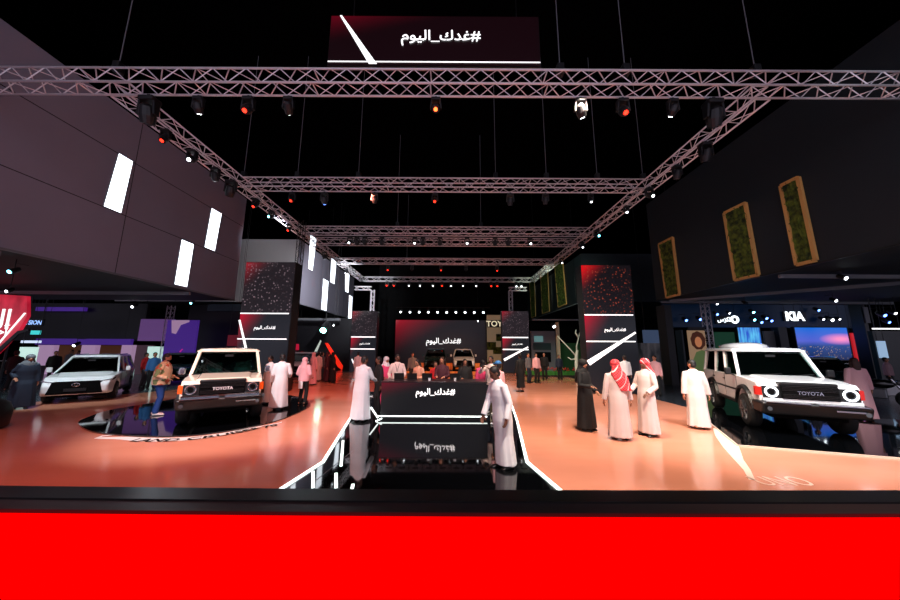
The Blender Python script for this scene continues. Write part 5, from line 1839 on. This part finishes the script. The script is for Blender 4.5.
def trousers_mesh(P, voxel, r=1.0):
    mb = MB(); mb.T = P.S
    rings = []
    for z, rx, ry in ((.80, .15, .115), (.88, .172, .128), (.97, .168, .122), (1.0, .16, .115)):
        rings.append([(rx * P.fat * math.cos(a), ry * P.fat * math.sin(a), z) for a in [2 * PI * i / 20 for i in range(20)]])
    mb.loft(rings)
    for sd in (-1, 1):
        hp, kn, an = P.leg[sd]
        mb.tube([hp + Vector((0, 0, 0)), hp.lerp(kn, .5), kn, kn.lerp(an, .5), an + Vector((0, 0, -.02))], [.105 * P.fat, .09 * r, .075 * r, .068 * r, .066 * r], 12)
    return baked(mb, voxel * P.k, 2, 'trousers')


def hair_mesh(P, voxel, long=0, beard=False, bun=False):
    mb = MB(); mb.T = P.S
    rot = P.MH.to_3x3(); H_ = lambda p: P.MH @ Vector(p)
    mb.ell(H_((0, .026, .152)), (.083, .095, .093), 16, 12, rot)
    mb.ell(H_((0, .045, .10)), (.078, .07, .085), 14, 10, rot)
    if long:
        mb.tube([H_((0, .06, .12)), H_((0, .075, .0)), H_((0, .08, -long))], [.085, .09, .07], 14, ends=True, flat=.5)
        for sd in (-1, 1):
            mb.tube([H_((sd * .06, .0, .15)), H_((sd * .085, .02, .05)), H_((sd * .085, .03, -long * .8))], [.03, .035, .025], 8, ends=True)
    if beard:
        mb.ell(H_((0, -.04, .045)), (.052, .055, .036), 12, 8, rot)
    return baked(mb, voxel * P.k, 1, 'hair')


def scarf_mesh(P, voxel, drape=.38, wide=.17, front=False, offset=0.0):
    """head cloth: over the skull, falling on shoulders and back"""
    mb = MB(); mb.T = P.S
    rot = P.MH.to_3x3(); H_ = lambda p: P.MH @ Vector(p)
    mb.ell(H_((0, .028, .150)), (.104, .116, .108), 16, 12, rot)
    rings = []
    for z, rx, ry, y in ((.16, .09, .09, .03), (.08, .098, .088, .045), (.0, .12, .085, .06), (-.08, wide, .10, .055), (-.2, wide * 1.0, .085, .09), (-drape, wide * .72, .05, .12)):
        rings.append([H_((rx * math.cos(a) * (1 + .05 * math.sin(5 * a)) + offset * max(0, -z), y + ry * math.sin(a) * (1 + .05 * math.sin(5 * a + 1)), z)) for a in [2 * PI * i / 24 for i in range(24)]])
    mb.loft(rings)
    if front:
        rings = []
        for z, rx, ry, y in ((.06, .07, .03, -.02), (.02, .085, .075, .0), (-.04, .13, .11, .01), (-.14, .16, .12, .01)):
            rings.append([H_((rx * math.cos(a), y + ry * math.sin(a), z)) for a in [2 * PI * i / 20 for i in range(20)]])
        mb.loft(rings)
    return baked(mb, voxel * P.k, 1, 'head_scarf')


def person(label, px, foot=None, Y=None, rz=0, q=.02, wear='robe', cloth='cloth_white', lower='cloth_black', skin='skin', head='hair', head_m=None,
           shoe='shoe_black', group=None, robe_kw={}, hair_kw={}, scarf_kw={}, z=0.0, X=None, hook=None, **pose):
    P = Pose(**pose)
    loc = G(px, foot, z) if foot else Vector((D(px, 380, Y).x, Y, z))
    if X is not None: loc.x = X
    t = thing('person', label, 'person', loc, R(rz), group)
    me = body_mesh(P, q * .62)
    paint_body(me, P, skin)
    put('body', me, None, t)
    if wear == 'robe':
        put('robe', robe_mesh(P, q * .8, **robe_kw), cloth, t)
    else:
        put('shirt', shirt_mesh(P, q * .8, short=(wear == 'tee'), puffy=1.12 if wear == 'jacket' else 1.0), cloth, t)
        put('trousers', trousers_mesh(P, q * .8), lower, t)
    if head == 'hair': put('hair', hair_mesh(P, q * .6, **hair_kw), head_m or 'hair', t)
    elif head == 'scarf': put('head_scarf', scarf_mesh(P, q * .7, **scarf_kw), head_m or 'shemagh', t)
    elif head == 'cap':
        put('hair', hair_mesh(P, q * .6), 'hair', t)
        mb = MB(); mb.T = P.S
        rot = P.MH.to_3x3(); H_ = lambda p: P.MH @ Vector(p)
        mb.ell(H_((0, .015, .18)), (.09, .105, .075), 16, 10, rot)
        mb.tube([H_((0, -.05, .175)), H_((0, -.16, .165))], [.07, .06], 12, flat=.15)
        mb.build('cap', head_m, t, smooth=True)
    shoes(P, shoe, t)
    if hook: hook(t, P)
    return t


def patterned():
    m = M('patterned_shirt', (222, 180, 150), .85)
    nt, N, L, b = nodes(m)
    tc = N.new('ShaderNodeTexCoord'); v = N.new('ShaderNodeTexVoronoi'); v.inputs['Scale'].default_value = 9
    L.new(tc.outputs['Object'], v.inputs['Vector'])
    r = N.new('ShaderNodeValToRGB'); r.color_ramp.interpolation = 'CONSTANT'
    cols = [(.0, (226, 190, 150)), (.45, (236, 214, 190)), (.7, (196, 96, 70)), (.85, (120, 140, 90))]
    e = r.color_ramp.elements
    e[0].color = lin(tuple(x / 255 for x in cols[0][1])); e[1].position = .45; e[1].color = lin(tuple(x / 255 for x in cols[1][1]))
    for p, c_ in cols[2:]:
        k = e.new(p); k.color = lin(tuple(x / 255 for x in c_))
    sc_ = N.new('ShaderNodeSeparateColor'); L.new(v.outputs['Color'], sc_.inputs[0]); L.new(sc_.outputs[0], r.inputs[0])
    L.new(r.outputs[0], b.inputs['Base Color'])


patterned()


def phone_in_hand(sd):
    def f(t, P):
        sh, el, wr = P.arm[sd]
        d = (wr - el).normalized()
        c = (P.S @ (wr + d * .11))
        w_ = t.matrix_basis @ c
        o = thing('phone', 'dark phone held by the person in the white robe beside the counter', 'phone', w_, t.rotation_euler.z)
        MB().box(-.035, .035, -.03, -.02, -.05, .09).build('case', 'car_black', o, bevel=.004)
    return f


def belt(t, P):
    mb = MB(); mb.T = P.S
    mb.loft([[(.19 * P.fat * math.cos(a), .148 * P.fat * math.sin(a), z) for a in [2 * PI * i / 24 for i in range(24)]] for z in (.86, .9)])
    mb.build('belt', 'shoe_black', t)


def lanyard(t, P):
    mb = MB(); mb.T = P.S
    pts = [P.ML @ Vector(p) for p in [(-.075, .03, 1.50), (-.06, -.10, 1.44), (-.02, -.155, 1.28), (0, -.16, 1.18), (.02, -.155, 1.28), (.06, -.10, 1.44), (.075, .03, 1.50)]]
    mb.tube(pts, .007, 5)
    o = mb.build('lanyard', 'black_metal', t)
    m2 = MB(); m2.T = P.S
    c = P.ML @ Vector((0, -.165, 1.12))
    m2.box(c.x - .04, c.x + .04, c.y - .006, c.y, c.z - .05, c.z + .06).build('badge', 'cloth_white', o)


# -- near figures
person('person in a long white robe at the right end of the reception counter, looking down', 503, 468, rz=-62, q=.014, cloth='cloth_white', skin='skin_dark', shoe='shoe_black',
       h=1.70, lean=9, nod=22, turn=-8, rh=(-.2, -.26, .86), lh=(.25, -.10, .86), feet=((-.09, .02), (.10, .10)), robe_kw=dict(hemr=.21, folds=.02, seed=1))
person('person in a white robe seen from behind at the left end of the reception counter', 360, 421, rz=158, q=.015, cloth='cloth_white', skin='skin_dark', shoe='shoe_black',
       h=1.76, lean=4, nod=14, turn=-30, fat=1.1, lh=(.26, -.12, .84), rh=(-.17, -.40, 1.05), robe_kw=dict(hemr=.27, folds=.03, seed=2, wide=1.08))
person('person in dark clothes facing the robed visitor at the left end of the counter', 378, 413, rz=-60, q=.02, wear='shirt', cloth='cloth_black', lower='cloth_black', skin='skin_dark', h=1.72, lean=3, nod=10, rh=(-.2, -.32, 1.02))
person('person in a white robe wearing a red chequered headscarf, seen from behind, left of two', 621, 439.5, rz=172, q=.014, cloth='cloth_offwhite', head='scarf', h=1.74, lean=2, nod=4, turn=14, fat=1.05,
       lh=(.3, -.02, .80), rh=(-.3, -.05, .82), robe_kw=dict(hemr=.25, folds=.025, seed=3), scarf_kw=dict(drape=.46, offset=-.25))
person('person in a white robe wearing a red chequered headscarf, turned left, right of two', 650, 435.5, rz=-70, q=.014, cloth='cloth_offwhite', skin='skin_dark', head='scarf', h=1.76, lean=-4, nod=8, turn=0,
       lh=(.2, -.22, .98), rh=(-.2, -.25, 1.0), robe_kw=dict(hemr=.24, folds=.025, seed=4), scarf_kw=dict(drape=.44))
person('person in a long black abaya standing left of the two red headscarves', 587, 430, rz=35, q=.016, cloth='cloth_black', head='scarf', head_m='cloth_black', h=1.72, robe_kw=dict(hemr=.27, folds=.02, seed=5, wide=1.1),
       scarf_kw=dict(front=True, wide=.19), rh=(-.16, -.28, 1.1), lh=(.2, -.2, .95), nod=6)
person('person in a pale robe with short dark hair walking beside the white off-road car', 700, 428.5, rz=158, q=.015, cloth='cloth_offwhite', h=1.72, lean=3, nod=8, turn=38, fat=1.08,
       rh=(-.3, -.04, .80), lh=(.29, .06, .80), feet=((-.10, -.10), (.12, .14, .03)), robe_kw=dict(hemr=.25, folds=.025, seed=6), shoe='shoe_brown')
person('person in a white robe seen from behind, right of the cream off-road car', 278, 409, z=.031, rz=200, q=.017, cloth='cloth_white', skin='skin_dark', h=1.74, lean=3, nod=12, turn=20, fat=1.12, robe_kw=dict(hemr=.26, folds=.025, seed=7), rh=(-.22, -.26, 1.0))
person('dark haired person hidden behind the white robe beside the cream off-road car', 267, 403.5, z=.031, rz=-20, q=.022, cloth='cloth_white', skin='skin_dark', h=1.66, nod=20, robe_kw=dict(hemr=.24, seed=8))
person('small child with a pink headscarf, white top and black trousers beside the round black plate', 302, 404, z=.031, rz=175, q=.02, wear='jacket', cloth='cloth_palepink', lower='cloth_black', head='scarf', head_m='cloth_palepink', h=1.60, shoe='shoe_black',
       rh=(-.2, -.2, 1.0), lh=(.2, -.2, 1.0), scarf_kw=dict(drape=.2, wide=.13), hook=lambda t, P: MB().box(-.07, .07, .16, .2, .55, .8).build('paper_bag', 'cloth_white', t))
person('bearded person in a patterned short shirt and blue jeans beside the cream off-road car', 156, 415, z=.031, rz=118, q=.015, wear='jacket', cloth='patterned_shirt', lower='cloth_denim', h=1.76, lean=3, nod=14, fat=1.28,
       rh=(-.24, -.20, 1.04), lh=(.20, -.24, 1.05), shoe='shoe_white', hair_kw=dict(beard=True), hook=belt, feet=((-.11, .0), (.11, .08)))
person('person in a flowing dark abaya and pale headscarf left of the white family car', 19, 409, rz=60, q=.018, cloth='cloth_navy', head='scarf', head_m='cloth_grey', h=1.72, lean=8, robe_kw=dict(hemr=.31, folds=.03, seed=9, wide=1.2), scarf_kw=dict(front=True, drape=.5, wide=.22), rh=(-.22, -.2, 1.0), feet=((-.1, .15), (.1, -.1)))
person('tall person in black clothes at the kiosk below the red banner', 9, 390, rz=200, q=.02, wear='jacket', cloth='cloth_black', lower='cloth_black', h=1.78, rh=(-.2, -.3, 1.1))
person('person in a pale pink robe beyond the front right corner of the white off-road car', 866, 420, z=.036, rz=160, q=.018, cloth='cloth_palepink', head='hair', head_m='hair_brown', h=1.74, lean=2, robe_kw=dict(hemr=.26, seed=10), hair_kw=dict(long=.12))
person('dark haired person behind the windscreen pillar of the white off-road car', 812, 396, rz=20, q=.022, wear='jacket', cloth='cloth_grey', lower='cloth_black', h=1.7)
person('person in a dull brown top near the white plinth at the right picture edge', 893, 393, rz=30, q=.024, wear='jacket', cloth='mauve', lower='cloth_black', h=1.66)

# -- staff behind the counter
person('person in a white shirt with a lanyard standing behind the counter', 397, Y=10.3, rz=8, q=.017, wear='shirt', cloth='cloth_offwhite', lower='cloth_black', h=1.76, nod=8, turn=20, hook=lanyard, lh=(.2, -.3, 1.05), rh=(-.22, -.25, 1.0), skin='skin_dark', z=.012)
person('person in a pink skirt and white head covering behind the counter at its left end', 386, Y=10.7, rz=40, q=.02, wear='robe', cloth='cloth_pink', head='scarf', head_m='cloth_white', h=1.68, robe_kw=dict(seed=11), scarf_kw=dict(front=True, drape=.3), rh=(-.2, -.3, 1.05))
person('person in a pale orange top behind the counter bending over a laptop', 420, Y=10.35, rz=-40, q=.019, wear='shirt', cloth='cloth_orange', lower='cloth_black', h=1.62, lean=10, nod=12, rh=(-.15, -.3, 1.1), lh=(.15, -.3, 1.1), hair_kw=dict(long=.1), z=.012)
person('long haired person in a black blazer behind the middle of the counter', 442, Y=10.3, rz=-15, q=.017, wear='jacket', cloth='cloth_maroon', lower='cloth_black', h=1.68, nod=10, rh=(-.1, -.32, 1.12), lh=(.15, -.3, 1.1), hair_kw=dict(long=.25), head_m='hair_brown', z=.012)
person('person in a bright red top beside the black blazer behind the counter', 435.5, Y=11.0, rz=0, q=.022, wear='shirt', cloth='cloth_red', lower='cloth_black', h=1.50, hair_kw=dict(long=.2), z=.012)
person('long haired person in a dark olive top behind the right half of the counter', 465, Y=10.3, rz=5, q=.017, wear='jacket', cloth='cloth_black', lower='cloth_black', h=1.62, nod=10, hair_kw=dict(long=.25), z=.012, rh=(-.15, -.3, 1.1))
person('person in a pink and red patterned top at the right end of the counter', 483, Y=10.25, rz=175, q=.018, wear='jacket', cloth='cloth_pink', lower='cloth_black', h=1.60, hair_kw=dict(long=.1), z=.012)
person('person in a white shirt taking a photo behind the blue capped person', 491, Y=9.75, rz=-35, q=.018, wear='shirt', cloth='cloth_offwhite', lower='cloth_navy', h=1.74, rh=(-.1, -.35, 1.4), lh=(.12, -.35, 1.38), z=.012, skin='skin_dark', shoe='shoe_white')
person('person in a dark blue cap behind the robed visitor right of the counter', 498, Y=8.3, rz=-140, q=.018, wear='shirt', cloth='cloth_palepink', lower='cloth_black', h=1.64, head='cap', head_m='cloth_blue', z=.012, shoe='shoe_white')

# -- distant visitors, right half
for lab, px, ft, kw in [
    ('person in black clothes walking alone on the salmon floor right of the counter', 521, 392, dict(wear='robe', cloth='cloth_black', rz=200, h=1.76, robe_kw=dict(hem=.2, hemr=.22))),
    ('person in dark trousers standing near the plants, left of the pink top', 529, 383, dict(wear='shirt', cloth='cloth_grey', lower='cloth_navy', rz=40)),
    ('person in a pale pink top near the plants right of the small tower', 537, 383, dict(wear='shirt', cloth='cloth_palepink', lower='cloth_black', rz=20)),
    ('person in a black suit near the dark doorway of the grey facade', 545, 380, dict(wear='jacket', cloth='cloth_black', rz=-20)),
    ('person in dark clothes seated low among the plants beside the pale column', 560, 379.5, dict(wear='jacket', cloth='cloth_navy', rz=10, h=1.6)),
    ('distant person in a white shirt between the two red headscarves', 627.5, 395, dict(wear='shirt', cloth='cloth_white', lower='cloth_black', rz=180)),
    ('distant person in a pink shirt and black trousers right of the red headscarves', 658, 396, dict(wear='shirt', cloth='cloth_palepink', lower='cloth_black', rz=-60)),
    ('person in dark clothes standing behind the counter gap at the left of the stage', 412, 384, dict(wear='shirt', cloth='cloth_grey', rz=10)),
    # left half
    ('person in a long pink robe in the crowd left of the stage', 312, 385, dict(cloth='cloth_palepink', head='scarf', head_m='cloth_palepink', rz=150)),
    ('person in a white robe in the crowd left of the stage', 317, 381, dict(cloth='cloth_offwhite', rz=170)),
    ('person in dark grey in the crowd left of the stage', 321, 380, dict(cloth='cloth_grey', rz=140)),
    ('person in a maroon abaya in the crowd left of the stage', 326.5, 382, dict(cloth='cloth_maroon', head='scarf', head_m='cloth_maroon', rz=100)),
    ('person in a black abaya in the crowd left of the stage, rightmost', 332, 382.5, dict(cloth='cloth_black', head='scarf', head_m='cloth_black', rz=120)),
    ('person in a white robe behind the left speckled tower light line', 357, 380, dict(cloth='cloth_white', rz=180)),
    ('person in a red top between the white family car and the patterned shirt', 142, 386.5, dict(wear='shirt', cloth='cloth_red', lower='cloth_grey', rz=100, h=1.68)),
    ('person in a blue top behind the patterned shirt', 150, 389, dict(wear='shirt', cloth='cloth_blue', lower='cloth_black', rz=60)),
    ('person in black standing behind the hood of the white family car', 50, 383, dict(wear='jacket', cloth='cloth_black', rz=60)),
    ('person in a purple-grey top inside the purple stand, left one', 66, 379, dict(wear='shirt', cloth='cloth_grey', rz=10, h=1.78)),
    ('person in a pale top inside the purple stand, right one', 73, 378, dict(wear='shirt', cloth='cloth_palepink', rz=-10, h=1.72))]:
    kw = dict(kw); kw.setdefault('h', 1.72); kw.setdefault('q', .03)
    person(lab, px, ft, **kw)
